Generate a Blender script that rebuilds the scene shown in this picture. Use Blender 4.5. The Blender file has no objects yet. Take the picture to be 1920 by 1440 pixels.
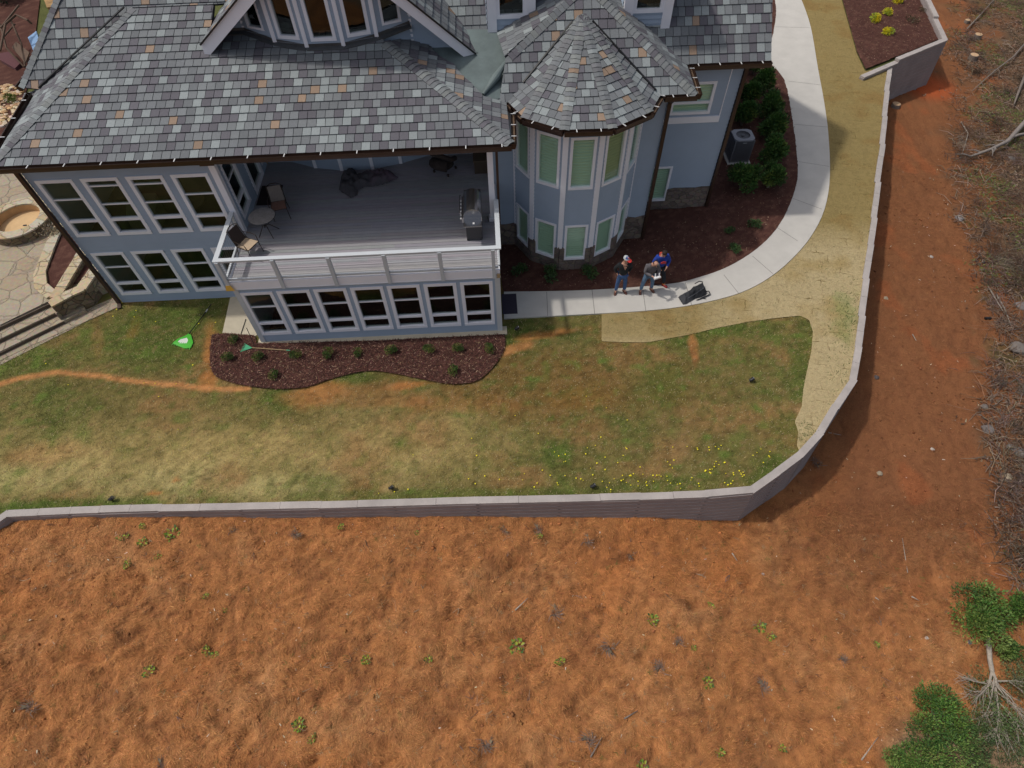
import bpy, bmesh, math, random
import numpy as np
from mathutils import Vector, Matrix, noise as mnoise
R=math.radians
sc=bpy.context.scene
COL=sc.collection
random.seed(7); rng=np.random.default_rng(7)
# ------------------------------------------------------------------ camera
PITCH,YAW,ROLL=R(54.4993),R(1.38496),R(-1.74639)
FPX=1135.0; HC=16.5
def _axes():
    cy,sy,cp,sp=math.cos(YAW),math.sin(YAW),math.cos(PITCH),math.sin(PITCH)
    f=Vector((sy*cp,cy*cp,-sp)); r=Vector((cy,-sy,0)); u=r.cross(f)
    cr,sr=math.cos(ROLL),math.sin(ROLL)
    return r*cr+u*sr, u*cr-r*sr, f
CR,CU,CF=_axes()
cam=bpy.data.cameras.new('camera'); cam.lens=36*FPX/1920; cam.sensor_width=36
cam.clip_start=0.1; cam.clip_end=500
camo=bpy.data.objects.new('camera',cam); COL.objects.link(camo)
m=Matrix((CR,CU,-CF)).transposed().to_4x4(); m.translation=Vector((0,0,HC)); camo.matrix_world=m
sc.camera=camo
# ------------------------------------------------------------------ world + sun
SUN=Vector((-0.60,0.08,1.0)).normalized()      # towards the sun
el=math.asin(SUN.z); az=math.atan2(SUN.x,SUN.y)
w=bpy.data.worlds.new('World'); sc.world=w; w.use_nodes=True
nt=w.node_tree; bg=nt.nodes['Background']
sky=nt.nodes.new('ShaderNodeTexSky'); sky.sky_type='NISHITA'; sky.sun_disc=False
sky.sun_elevation=el; sky.sun_rotation=az; sky.air_density=1.0; sky.dust_density=4.0; sky.ozone_density=0.6
hs=nt.nodes.new('ShaderNodeHueSaturation'); hs.inputs['Saturation'].default_value=.62
nt.links.new(sky.outputs[0],hs.inputs['Color']); nt.links.new(hs.outputs[0],bg.inputs[0]); bg.inputs[1].default_value=0.128
sl=bpy.data.lights.new('sun','SUN'); sl.energy=2.35; sl.angle=R(2.0); sl.color=(1,0.955,0.88)
so=bpy.data.objects.new('sun',sl); COL.objects.link(so)
so.rotation_euler=SUN.to_track_quat('Z','Y').to_euler()
sc.view_settings.view_transform='Standard'; sc.view_settings.look='None'
sc.view_settings.gamma=1; sc.view_settings.exposure=-0.28; sc.view_settings.use_curve_mapping=False
# ------------------------------------------------------------------ photo pixel -> world point
C0=Vector((0,0,HC))
def ray(px,py): return CF+CR*((px-960)/FPX)-CU*((py-720)/FPX)
def at(px,py,z=0.0):
    d=ray(px,py); return C0+d*((z-HC)/d.z)
def atY(px,py,Y):
    d=ray(px,py); return C0+d*(Y/d.y)
def onpl(px,py,P,n):
    d=ray(px,py); P=Vector(P); n=Vector(n); return C0+d*((P-C0).dot(n)/d.dot(n))
def proj(X,Y,Zz):   # numpy: world -> photo px
    vx,vy,vz=X,Y,Zz-HC
    wd=vx*CF.x+vy*CF.y+vz*CF.z
    return 960+FPX*(vx*CR.x+vy*CR.y+vz*CR.z)/wd, 720-FPX*(vx*CU.x+vy*CU.y+vz*CU.z)/wd
# ------------------------------------------------------------------ numpy value noise
_tab=rng.random((256,256))
def vnoise(x,y):
    xi=np.floor(x).astype(int); yi=np.floor(y).astype(int); fx=x-xi; fy=y-yi
    fx=fx*fx*(3-2*fx); fy=fy*fy*(3-2*fy)
    a=_tab[xi&255,yi&255]; b=_tab[(xi+1)&255,yi&255]; c=_tab[xi&255,(yi+1)&255]; d=_tab[(xi+1)&255,(yi+1)&255]
    return (a*(1-fx)+b*fx)*(1-fy)+(c*(1-fx)+d*fx)*fy
def fbm(x,y,o=4):
    s=0;a=.5;t=0
    for i in range(o):
        s=s+a*vnoise(x*2**i+17.3*i,y*2**i+9.1*i); t+=a; a*=.55
    return s/t
# ------------------------------------------------------------------ materials
MATS={}
def mat(name,col=(.5,.5,.5),rough=.8,metal=0,spec=.5,attr=False,nscale=0,namp=0,bump=0,bscale=30,bdist=.02,extra=None):
    if name in MATS: return MATS[name]
    m=bpy.data.materials.new(name); m.use_nodes=True; nt=m.node_tree; N=nt.nodes; L=nt.links
    b=N['Principled BSDF']; b.inputs['Base Color'].default_value=(*col,1); b.inputs['Roughness'].default_value=rough
    b.inputs['Metallic'].default_value=metal; b.inputs['Specular IOR Level'].default_value=spec
    tc=N.new('ShaderNodeTexCoord'); src=None
    if attr:
        a=N.new('ShaderNodeAttribute'); a.attribute_name='col'; src=a.outputs['Color']
    if namp>0:
        n=N.new('ShaderNodeTexNoise'); n.inputs['Scale'].default_value=nscale; n.inputs['Detail'].default_value=8; n.inputs['Roughness'].default_value=.65
        L.new(tc.outputs['Object'],n.inputs['Vector'])
        mr=N.new('ShaderNodeMapRange'); mr.inputs['From Min'].default_value=.25; mr.inputs['From Max'].default_value=.75
        mr.inputs['To Min'].default_value=1-namp; mr.inputs['To Max'].default_value=1+namp; L.new(n.outputs['Fac'],mr.inputs['Value'])
        vm=N.new('ShaderNodeVectorMath'); vm.operation='SCALE'
        if src is not None: L.new(src,vm.inputs[0])
        else: vm.inputs[0].default_value=col
        L.new(mr.outputs[0],vm.inputs['Scale']); src=vm.outputs[0]
    if src is not None: L.new(src,b.inputs['Base Color'])
    if bump>0:
        n=N.new('ShaderNodeTexNoise'); n.inputs['Scale'].default_value=bscale; n.inputs['Detail'].default_value=6
        L.new(tc.outputs['Object'],n.inputs['Vector'])
        bp=N.new('ShaderNodeBump'); bp.inputs['Strength'].default_value=bump; bp.inputs['Distance'].default_value=bdist
        L.new(n.outputs['Fac'],bp.inputs['Height']); L.new(bp.outputs[0],b.inputs['Normal'])
    if extra: extra(m,N,L,b,tc,src)
    MATS[name]=m; return m
M_TILE=mat('shingle',attr=True,rough=.85,nscale=25,namp=.16,bump=.25,bscale=90,bdist=.01)
M_UNDER=mat('roof_felt',(.035,.035,.04),.95)
M_SIDE=mat('siding_paint',(.335,.41,.515),.6,nscale=1.3,namp=.06)
M_TRIM=mat('white_trim',(.84,.84,.90),.5,nscale=2,namp=.04)
M_TRIM2=mat('grey_white_trim',(.54,.57,.60),.55,nscale=2,namp=.05)
M_BROWN=mat('bronze_metal',(.055,.03,.022),.4,.3,nscale=3,namp=.2)
M_GUT=mat('gutter_inside',(.12,.075,.045),.7,nscale=6,namp=.4)
M_HANG=mat('hanger_metal',(.62,.62,.62),.4)
M_FLASH=mat('flashing_metal',(.10,.105,.11),.45,.5,nscale=4,namp=.2)
M_MEMB=mat('roof_membrane',(.12,.155,.155),.6,nscale=1.2,namp=.35)
M_CONC=mat('concrete',(.52,.495,.455),.85,nscale=1.1,namp=.10,bump=.1,bscale=60)
M_CONC2=mat('warm_concrete',(.50,.44,.33),.85,nscale=2,namp=.12)
M_BLOCK=mat('block_wall',(.31,.265,.255),.9,nscale=1.6,namp=.16,bump=.3,bscale=40)
M_CAP=mat('cap_stone',(.385,.345,.325),.9,nscale=1.3,namp=.2,bump=.2,bscale=50)
M_DECK=mat('deck_boards',attr=True,rough=.6,nscale=3,namp=.07)
M_DARK=mat('black_interior',(.012,.011,.012),.9)
M_INT=mat('interior_floor',(.030,.030,.024),.7,nscale=2,namp=.3)
M_INTW=mat('interior_wall',(.05,.05,.045),.8)
M_BLK=mat('black_metal',(.015,.015,.016),.4)
M_STEEL=mat('stainless_steel',(.45,.45,.46),.25,1.0)
M_VC=mat('coloured',attr=True,rough=.85)
M_CLOTH=mat('fabric',attr=True,rough=.95,nscale=14,namp=.15)
M_LEAF=mat('leaf',attr=True,rough=.6,spec=.3)
M_BARK=mat('pale_bark',(.33,.285,.235),.9,nscale=12,namp=.35,bump=.4,bscale=30)
M_BARK2=mat('grey_bark',(.19,.155,.13),.95,nscale=12,namp=.4,bump=.4,bscale=30)
M_WOODCUT=mat('cut_wood',(.50,.33,.19),.8,nscale=10,namp=.3)
M_TANWOOD=mat('treated_wood',(.36,.25,.13),.8,nscale=8,namp=.25)
M_SKIN=mat('skin',(.50,.27,.19),.55)
def _stone(m,N,L,b,tc,src):
    v=N.new('ShaderNodeTexVoronoi'); v.inputs['Scale'].default_value=3.6
    mp=N.new('ShaderNodeMapping'); mp.inputs['Scale'].default_value=(1,1,1.5); L.new(tc.outputs['Object'],mp.inputs[0])
    nz=N.new('ShaderNodeTexNoise'); nz.inputs['Scale'].default_value=4
    L.new(mp.outputs[0],nz.inputs['Vector'])
    mx=N.new('ShaderNodeMix'); mx.data_type='VECTOR'; mx.inputs['Factor'].default_value=.12
    L.new(mp.outputs[0],mx.inputs['A']); L.new(nz.outputs['Color'],mx.inputs['B']); L.new(mx.outputs['Result'],v.inputs['Vector'])
    cr=N.new('ShaderNodeValToRGB'); sx=N.new('ShaderNodeSeparateColor'); L.new(v.outputs['Color'],sx.inputs[0]); L.new(sx.outputs[0],cr.inputs[0])
    base=m['stone_cols']; e=cr.color_ramp.elements
    for i,c in enumerate([(base[3*k],base[3*k+1],base[3*k+2]) for k in range(4)]):
        el=e[i] if i<2 else e.new(.5); el.position=i/3; el.color=(*c,1)
    v2=N.new('ShaderNodeTexVoronoi'); v2.feature='DISTANCE_TO_EDGE'; v2.inputs['Scale'].default_value=3.6; L.new(mx.outputs['Result'],v2.inputs['Vector'])
    mr=N.new('ShaderNodeMapRange'); mr.inputs['From Max'].default_value=.05; L.new(v2.outputs['Distance'],mr.inputs['Value'])
    n2=N.new('ShaderNodeTexNoise'); n2.inputs['Scale'].default_value=9; n2.inputs['Detail'].default_value=8; L.new(tc.outputs['Object'],n2.inputs['Vector'])
    m2=N.new('ShaderNodeMix'); m2.data_type='RGBA'; m2.blend_type='MULTIPLY'; m2.inputs['Factor'].default_value=.55
    L.new(cr.outputs[0],m2.inputs['A']); L.new(n2.outputs['Color'],m2.inputs['B'])
    m3=N.new('ShaderNodeMix'); m3.data_type='RGBA'; L.new(mr.outputs[0],m3.inputs['Factor']); m3.inputs['A'].default_value=(*m['mortar'],1); L.new(m2.outputs['Result'],m3.inputs['B'])
    L.new(m3.outputs['Result'],b.inputs['Base Color'])
    bp=N.new('ShaderNodeBump'); bp.inputs['Strength'].default_value=.7; bp.inputs['Distance'].default_value=.04
    L.new(mr.outputs[0],bp.inputs['Height']); L.new(bp.outputs[0],b.inputs['Normal'])
def stone(name,cols,mortar,scale=1):
    def ex(m,N,L,b,tc,src):
        m['stone_cols']=[c for q in cols for c in q]; m['mortar']=mortar
        _stone(m,N,L,b,tc,src)
        for n in N:
            if n.type=='TEX_VORONOI': n.inputs['Scale'].default_value*=scale
    return mat(name,rough=.9,extra=ex)
M_STONE=stone('fieldstone_veneer',[(.17,.13,.115),(.24,.19,.16),(.13,.11,.11),(.30,.24,.19)],(.09,.075,.07),1.15)
M_STONEW=stone('sandstone_wall',[(.22,.16,.10),(.30,.22,.13),(.16,.12,.09),(.36,.28,.18)],(.06,.045,.035))
M_FLAG=stone('flagstone_paving',[(.40,.33,.24),(.50,.42,.31),(.33,.28,.22),(.46,.36,.24)],(.27,.22,.16),.42)
M_CAPS=stone('sandstone_cap',[(.58,.44,.25),(.66,.53,.34),(.50,.38,.22),(.62,.56,.44)],(.36,.28,.18),.55)
def _glass(tint,gl):
    def ex(m,N,L,b,tc,src):
        out=N['Material Output']; tr=N.new('ShaderNodeBsdfTransparent'); tr.inputs[0].default_value=(*tint,1)
        g=N.new('ShaderNodeBsdfGlossy'); g.inputs['Roughness'].default_value=.03; g.inputs[0].default_value=(.78,.88,.92,1)
        ge=N.new('ShaderNodeNewGeometry'); dt=N.new('ShaderNodeVectorMath'); dt.operation='DOT_PRODUCT'; L.new(ge.outputs['Incoming'],dt.inputs[0]); L.new(ge.outputs['Normal'],dt.inputs[1])
        ab=N.new('ShaderNodeMath'); ab.operation='ABSOLUTE'; L.new(dt.outputs['Value'],ab.inputs[0])
        om=N.new('ShaderNodeMath'); om.operation='SUBTRACT'; om.inputs[0].default_value=1; L.new(ab.outputs[0],om.inputs[1])
        pw=N.new('ShaderNodeMath'); pw.operation='POWER'; pw.inputs[1].default_value=4; L.new(om.outputs[0],pw.inputs[0])
        ad=N.new('ShaderNodeMath'); ad.operation='MULTIPLY_ADD'; ad.inputs[1].default_value=.45; ad.inputs[2].default_value=gl; L.new(pw.outputs[0],ad.inputs[0])
        nb=N.new('ShaderNodeTexNoise'); nb.inputs['Scale'].default_value=.9; L.new(tc.outputs['Object'],nb.inputs['Vector'])
        bp=N.new('ShaderNodeBump'); bp.inputs['Strength'].default_value=.06; bp.inputs['Distance'].default_value=.1; L.new(nb.outputs['Fac'],bp.inputs['Height']); L.new(bp.outputs[0],g.inputs['Normal'])
        mx=N.new('ShaderNodeMixShader'); L.new(ad.outputs[0],mx.inputs[0]); L.new(tr.outputs[0],mx.inputs[1]); L.new(g.outputs[0],mx.inputs[2]); L.new(mx.outputs[0],out.inputs[0])
    return ex
M_GLASS=mat('window_glass',extra=_glass((.58,.63,.58),.055))
M_GLASSG=mat('tinted_window_glass',extra=_glass((.80,.93,.83),.07))
M_BLIND=mat('blind_slats',(.80,.86,.78),.7)
M_BLIND2=mat('olive_blind_slats',(.55,.58,.36),.7)
# ------------------------------------------------------------------ mesh builder
class MB:
    def __init__(s): s.v=[]; s.f=[]; s.c=[]
    def face(s,pts,col=(.5,.5,.5)):
        i=len(s.v); s.v.extend([tuple(p) for p in pts]); s.f.append(tuple(range(i,i+len(pts)))); s.c.append(col)
    def hexa(s,b,t,col=(.5,.5,.5)):
        b=[Vector(p) for p in b]; t=[Vector(p) for p in t]; n=len(b)
        s.face(t,col); s.face(b[::-1],col)
        for i in range(n):
            j=(i+1)%n; s.face([b[i],b[j],t[j],t[i]],col)
    def box(s,x0,y0,z0,x1,y1,z1,col=(.5,.5,.5)):
        s.hexa([(x0,y0,z0),(x1,y0,z0),(x1,y1,z0),(x0,y1,z0)],[(x0,y0,z1),(x1,y0,z1),(x1,y1,z1),(x0,y1,z1)],col)
    def obox(s,a,b,wd,z0,z1,off=0,col=(.5,.5,.5)):
        """box along xy segment a-b, width wd across (centre shifted by off to the right-hand side)"""
        a=Vector((a[0],a[1],0)); b=Vector((b[0],b[1],0)); d=(b-a).normalized(); n=Vector((d.y,-d.x,0))
        q=[a+n*(off+wd/2),b+n*(off+wd/2),b+n*(off-wd/2),a+n*(off-wd/2)]
        up=Vector((0,0,1)); s.hexa([p+up*z0 for p in q][::-1],[p+up*z1 for p in q][::-1],col)
    def beam(s,a,b,w_,h_,up=(0,0,1),col=(.5,.5,.5)):
        a=Vector(a); b=Vector(b); d=(b-a).normalized(); u=Vector(up); x=d.cross(u)
        if x.length<1e-4: x=d.cross(Vector((0,1,0)))
        x.normalize(); y=x.cross(d)
        q=[x*w_/2+y*h_/2,-x*w_/2+y*h_/2,-x*w_/2-y*h_/2,x*w_/2-y*h_/2]
        s.hexa([a+k for k in q],[b+k for k in q],col)
    def tube(s,pts,r,n=6,col=(.5,.5,.5),cap=True):
        pts=[Vector(p) for p in pts]; rr=r if isinstance(r,(list,tuple)) else [r]*len(pts)
        rings=[]
        for i,p in enumerate(pts):
            d=(pts[min(i+1,len(pts)-1)]-pts[max(i-1,0)]).normalized()
            x=d.cross(Vector((0,0,1)));
            if x.length<.05: x=d.cross(Vector((0,1,0)))
            x.normalize(); y=x.cross(d)
            rings.append([p+(x*math.cos(2*math.pi*k/n)+y*math.sin(2*math.pi*k/n))*rr[i] for k in range(n)])
        base=len(s.v)
        for rg in rings: s.v.extend([tuple(q) for q in rg])
        for i in range(len(rings)-1):
            for k in range(n):
                k2=(k+1)%n; s.f.append((base+i*n+k,base+i*n+k2,base+(i+1)*n+k2,base+(i+1)*n+k)); s.c.append(col)
        if cap:
            s.f.append(tuple(base+k for k in range(n))[::-1]); s.c.append(col)
            s.f.append(tuple(base+(len(rings)-1)*n+k for k in range(n))); s.c.append(col)
    def lathe(s,prof,n=24,c=(0,0,0),col=(.5,.5,.5)):
        base=len(s.v)
        for r,z in prof:
            for k in range(n):
                a=2*math.pi*k/n; s.v.append((c[0]+r*math.cos(a),c[1]+r*math.sin(a),c[2]+z))
        for i in range(len(prof)-1):
            for k in range(n):
                k2=(k+1)%n; s.f.append((base+i*n+k,base+i*n+k2,base+(i+1)*n+k2,base+(i+1)*n+k)); s.c.append(col)
        s.f.append(tuple(base+(len(prof)-1)*n+k for k in range(n))); s.c.append(col)
        s.f.append(tuple(base+k for k in range(n))[::-1]); s.c.append(col)
    def ball(s,c,rx,ry,rz,n=14,col=(.5,.5,.5)):
        m_=n//2; prof=[]
        base=len(s.v)
        for i in range(m_+1):
            t=math.pi*(i/m_)-math.pi/2; rr=max(math.cos(t),.02)
            for k in range(n):
                a=2*math.pi*k/n; s.v.append((c[0]+rx*rr*math.cos(a),c[1]+ry*rr*math.sin(a),c[2]+rz*math.sin(t)))
        for i in range(m_):
            for k in range(n):
                k2=(k+1)%n; s.f.append((base+i*n+k,base+i*n+k2,base+(i+1)*n+k2,base+(i+1)*n+k)); s.c.append(col)
    def build(s,name,m_,parent=None,org=None,smooth=False,loc=None,fix=False):
        me=bpy.data.meshes.new(name)
        if org is None: org=parent['_o'] if (parent is not None and '_o' in parent) else (0,0,0)
        v=[(p[0]-org[0],p[1]-org[1],p[2]-org[2]) for p in s.v]
        me.from_pydata(v,[],s.f)
        a=me.attributes.new('col','FLOAT_COLOR','CORNER')
        arr=np.ones((len(me.loops),4),np.float32); tot=[len(f) for f in s.f]
        if s.f: arr[:,:3]=np.repeat(np.array(s.c,np.float32)[:,:3],tot,axis=0); a.data.foreach_set('color',arr.ravel())
        if smooth: me.shade_smooth()
        if fix:
            bm=bmesh.new(); bm.from_mesh(me); bmesh.ops.remove_doubles(bm,verts=bm.verts,dist=1e-4); bmesh.ops.recalc_face_normals(bm,faces=bm.faces); bm.to_mesh(me); bm.free()
        me.materials.append(m_); me.update()
        o=bpy.data.objects.new(name,me); COL.objects.link(o)
        if parent is not None:
            o.parent=parent; o['_o']=tuple(org)
        elif loc is not None: o.location=loc
        return o
def tag(o,label=None,cat=None,group=None,kind=None):
    if label: o['label']=label
    if cat: o['category']=cat
    if group: o['group']=group
    if kind: o['kind']=kind
    return o
def empty(name,loc,label,cat,group=None,rz=0,local=False):
    o=bpy.data.objects.new(name,None); COL.objects.link(o); o.location=loc; o.rotation_euler=(0,0,rz); o.empty_display_size=.2
    o['_o']=(0,0,0) if local else tuple(loc)
    return tag(o,label,cat,group)
def copy_tree(o,loc=None,rz=None,scale=None,label=None,parent=None):
    c=o.copy(); COL.objects.link(c)
    if parent is not None: c.parent=parent
    if loc is not None: c.location=loc
    if rz is not None: c.rotation_euler=(0,0,rz)
    if scale is not None: c.scale=(scale,)*3
    if label: c['label']=label
    for ch in o.children: copy_tree(ch,parent=c)
    return c
def npmesh(name,V,F,colsF,m_,kind=None,label=None,cat=None):
    """V (n,3), F (m,k) same-size faces, colsF (m,3)"""
    me=bpy.data.meshes.new(name); k=F.shape[1]
    me.vertices.add(len(V)); me.vertices.foreach_set('co',V.astype(np.float32).ravel())
    me.loops.add(F.size); me.loops.foreach_set('vertex_index',F.astype(np.int32).ravel())
    me.polygons.add(len(F)); me.polygons.foreach_set('loop_start',np.arange(0,F.size,k,dtype=np.int32))
    me.update(calc_edges=True)
    a=me.attributes.new('col','FLOAT_COLOR','CORNER')
    arr=np.ones((F.size,4),np.float32); arr[:,:3]=np.repeat(colsF,k,axis=0); a.data.foreach_set('color',arr.ravel())
    me.materials.append(m_); o=bpy.data.objects.new(name,me); COL.objects.link(o)
    return tag(o,label,cat,None,kind)
# ------------------------------------------------------------------ clipping + courses
def clip(poly,lo,hi):
    def cut(P,ax,val,keep_gt):
        out=[]
        for i in range(len(P)):
            a=P[i]; b=P[(i+1)%len(P)]
            ia=(a[ax]>=val) if keep_gt else (a[ax]<=val); ib=(b[ax]>=val) if keep_gt else (b[ax]<=val)
            if ia: out.append(a)
            if ia!=ib:
                t=(val-a[ax])/(b[ax]-a[ax]); out.append((a[0]+(b[0]-a[0])*t,a[1]+(b[1]-a[1])*t))
        return out
    for ax in (0,1):
        poly=cut(poly,ax,lo[ax],True)
        if len(poly)<3: return []
        poly=cut(poly,ax,hi[ax],False)
        if len(poly)<3: return []
    return poly
def area(P): return .5*sum(P[i][0]*P[(i+1)%len(P)][1]-P[(i+1)%len(P)][0]*P[i][1] for i in range(len(P)))
TILES=[((.245,.272,.278),.20),((.168,.180,.190),.31),((.142,.152,.163),.22),((.108,.103,.120),.24),((.27,.19,.135),.03)]
def tcol():
    r=random.random()
    for c,p in TILES:
        r-=p
        if r<=0: break
    k=random.uniform(.88,1.12); return (c[0]*k,c[1]*k,c[2]*k)
def hcol():
    b_=random.choice(((.165,.177,.182),(.19,.202,.20),(.15,.153,.163))); k=random.uniform(.88,1.12); return (b_[0]*k,b_[1]*k,b_[2]*k)
def shingle_plane(poly,name,parent,w_=.265,e=.298,u=None,thick=.11):
    """poly: world points on a plane, first point on the eave, second further along the eave"""
    P=[Vector(p) for p in poly]; n=Vector((0,0,0))
    for i in range(len(P)): n+=P[i].cross(P[(i+1)%len(P)])
    n.normalize()
    if n.z<0: n=-n
    o=P[0]
    U=(Vector((0,0,1)).cross(n)).normalized()  # horizontal
    V=n.cross(U)
    if V.z<0: V=-V; U=-U
    uv=[((p-o).dot(U),(p-o).dot(V)) for p in P]
    if area(uv)<0: uv=uv[::-1]
    u0=min(p[0] for p in uv); u1=max(p[0] for p in uv); v0=min(p[1] for p in uv); v1=max(p[1] for p in uv)
    mb=MB()
    vr=v0; row=0
    while vr<v1:
        ush=random.uniform(0,w_) if row%2 else random.uniform(0,w_)
        if row%2: ush=(last+w_*random.uniform(.35,.65))%w_
        last=ush
        uc=u0-w_+ush-w_
        while uc<u1:
            wj=w_*random.choice([1,1,1,1,.92,1.06])
            q=clip(uv,(uc,vr-.0),(uc+wj-.016,vr+e))
            uc+=wj
            if len(q)<3 or abs(area(q))<.0006: continue
            c=tcol(); jit=random.uniform(-.003,.003)
            def h(p): return .004+(.030+jit)*(1-(p[1]-vr)/e)
            top=[o+U*p[0]+V*p[1]+n*h(p) for p in q]
            mb.face(top,c)
            for i in range(len(q)):
                a=q[i]; b=q[(i+1)%len(q)]
                A=o+U*a[0]+V*a[1]; B_=o+U*b[0]+V*b[1]
                mb.face([A-n*.002,B_-n*.002,top[(i+1)%len(q)],top[i]],(c[0]*.6,c[1]*.6,c[2]*.6))
        vr+=e; row+=1
    ob=mb.build(name,M_TILE,parent)
    sl=MB(); Q=[o+U*p[0]+V*p[1] for p in uv]; sl.hexa([p-n*thick for p in Q],Q); sl.build('roof_deck',M_UNDER,ob)
    return ob
def caps(p0,p1,n0,n1,name,parent,step=.16,wd=.17):
    """folded ridge/hip cap shingles from low p0 to high p1; n0,n1 normals of the two planes"""
    p0=Vector(p0); p1=Vector(p1); d=(p1-p0); Lh=d.length; d.normalize(); mb=MB()
    n0=Vector(n0).normalized(); n1=Vector(n1).normalized()
    s0=d.cross(n0).normalized(); s1=d.cross(n1).normalized()
    nm=(n0+n1).normalized()
    if s0.dot(n1)>0: s0=-s0
    if s1.dot(n0)>0: s1=-s1
    k=int(Lh/step)
    for i in range(k):
        a=p0+d*(i*step); b=a+d*(step*1.5); c=tcol() if random.random()<.35 else hcol()
        h0,h1=.055,.025
        for sd,nn in ((s0,n0),(s1,n1)):
            q=[a+nm*h0,a+sd*wd+nn*(h0-.01),b+sd*wd+nn*h1,b+nm*h1]
            mb.face(q,c); mb.face([q[0],q[1],q[1]-nn*.022,q[0]-nm*.022],(c[0]*.4,c[1]*.4,c[2]*.4)); mb.face([q[1],q[2],q[2]-nn*.02,q[1]-nn*.02],(c[0]*.5,c[1]*.5,c[2]*.5))
    return mb.build(name,M_TILE,parent)
def lap_wall(name,parent,a,b,polyuz,holes=(),course=.15,m_=None,back=.12):
    """lap siding wall from a to b (xy, outside is on the right hand side of a->b); polyuz: polygon in (u along, z); holes (u0,u1,z0,z1)"""
    m_=m_ or M_SIDE
    a=Vector((a[0],a[1],0)); b=Vector((b[0],b[1],0)); d=(b-a); Lh=d.length; d.normalize(); n=Vector((d.y,-d.x,0)); up=Vector((0,0,1))
    mb=MB()
    us=sorted(set([min(p[0] for p in polyuz),max(p[0] for p in polyuz)]+[h for q in holes for h in q[:2]]))
    z0=min(p[1] for p in polyuz); z1=max(p[1] for p in polyuz)
    for i in range(len(us)-1):
        ua,ub=us[i],us[i+1]; hs=sorted([(q[2],q[3]) for q in holes if q[0]<=ua+1e-6 and q[1]>=ub-1e-6])
        zs=z0; spans=[]
        for h0,h1 in hs: spans.append((zs,h0)); zs=h1
        spans.append((zs,z1))
        for s0,s1 in spans:
            if s1-s0<.01: continue
            k=math.floor(s0/course)
            while k*course<s1:
                c0=max(k*course,s0); c1=min((k+1)*course,s1)
                if c1-c0>.004:
                    q=clip(polyuz,(ua,c0),(ub,c1))
                    if len(q)>=3 and abs(area(q))>1e-4:
                        def off(z): return .003+.028*(1-(z-k*course)/course)
                        if area(q)<0: q=q[::-1]
                        P=[a+d*p[0]+up*p[1]+n*off(p[1]) for p in q]; mb.face(P)
                        if abs(c0-k*course)<1e-6:
                            us_=[w_[0] for w_ in q if abs(w_[1]-c0)<1e-6]
                            if len(us_)>=2: mb.face([a+d*min(us_)+up*c0,a+d*max(us_)+up*c0,a+d*max(us_)+up*c0+n*.031,a+d*min(us_)+up*c0+n*.031])
                k+=1
            q=clip(polyuz,(ua,s0),(ub,s1))
            if len(q)>=3: mb.hexa([a+d*p[0]+up*p[1]-n*back for p in q],[a+d*p[0]+up*p[1] for p in q])
    return mb.build(name,m_,parent)
def window(parent,a,b,u0,u1,z0,z1,style='double',glass=None,blind=None,fw=.085,name='window',rails=None,proud=.035):
    """window set in a wall a->b; frame a part, panes and blinds sub-parts"""
    a=Vector((a[0],a[1],0)); b=Vector((b[0],b[1],0)); d=(b-a).normalized(); n=Vector((d.y,-d.x,0)); up=Vector((0,0,1))
    glass=glass or M_GLASS
    def bx(mb,ua,ub,za,zb,y0,y1,col=(.5,.5,.5)):
        q=[(ua,za),(ub,za),(ub,zb),(ua,zb)]
        mb.hexa([a+d*p[0]+up*p[1]+n*y0 for p in q],[a+d*p[0]+up*p[1]+n*y1 for p in q],col)
    f=MB()
    bx(f,u0-.03,u0+fw,z0,z1,-.09,proud); bx(f,u1-fw,u1+.03,z0,z1,-.09,proud)
    bx(f,u0-.03,u1+.03,z1-fw,z1+.03,-.09,proud+.004); bx(f,u0-.03,u1+.03,z0-.03,z0+fw,-.09,proud+.008)
    if rails is None:
        rails=[] if style=='single' else [(z0+.30*(z1-z0)-.06,.085,proud-.004),(z0+.655*(z1-z0),.045,-.01)]
    for zc,hh,pr in rails: bx(f,u0+fw,u1-fw,zc-hh/2,zc+hh/2,-.08,pr)
    fo=f.build(name,M_TRIM,parent)
    g=MB(); g.face([a+d*q[0]+up*q[1]-n*.040 for q in ((u0+.02,z0+.02),(u1-.02,z0+.02),(u1-.02,z1-.02),(u0+.02,z1-.02))]); g.build('pane',glass,fo)
    if blind:
        s=MB(); z=z0+.05
        while z<z1-.10:
            q=[a+d*(u0+.03)+up*z-n*.112,a+d*(u1-.03)+up*z-n*.112,a+d*(u1-.03)+up*(z+.085)-n*.055,a+d*(u0+.03)+up*(z+.085)-n*.055]
            s.face(q); z+=.105
        bx(s,u0+.02,u1-.02,z0+.02,z1-.02,-.125,-.12)
        s.build('blind',blind,fo)
    return fo
# ================================================================== HOUSE
HO=(-3.0,20.0,0.0)
house=empty('house',HO,'slate blue house with grey mottled shingle roof, round turret and rear deck','house')
ZE=6.08                      # eave height
KA=.36
def zA(y): return ZE+KA*(y-16.1)
def zBL(y): return 6.48+1.0*(y-20.02)
def zB(y): return ZE+1.0*(y-20.2)
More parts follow.
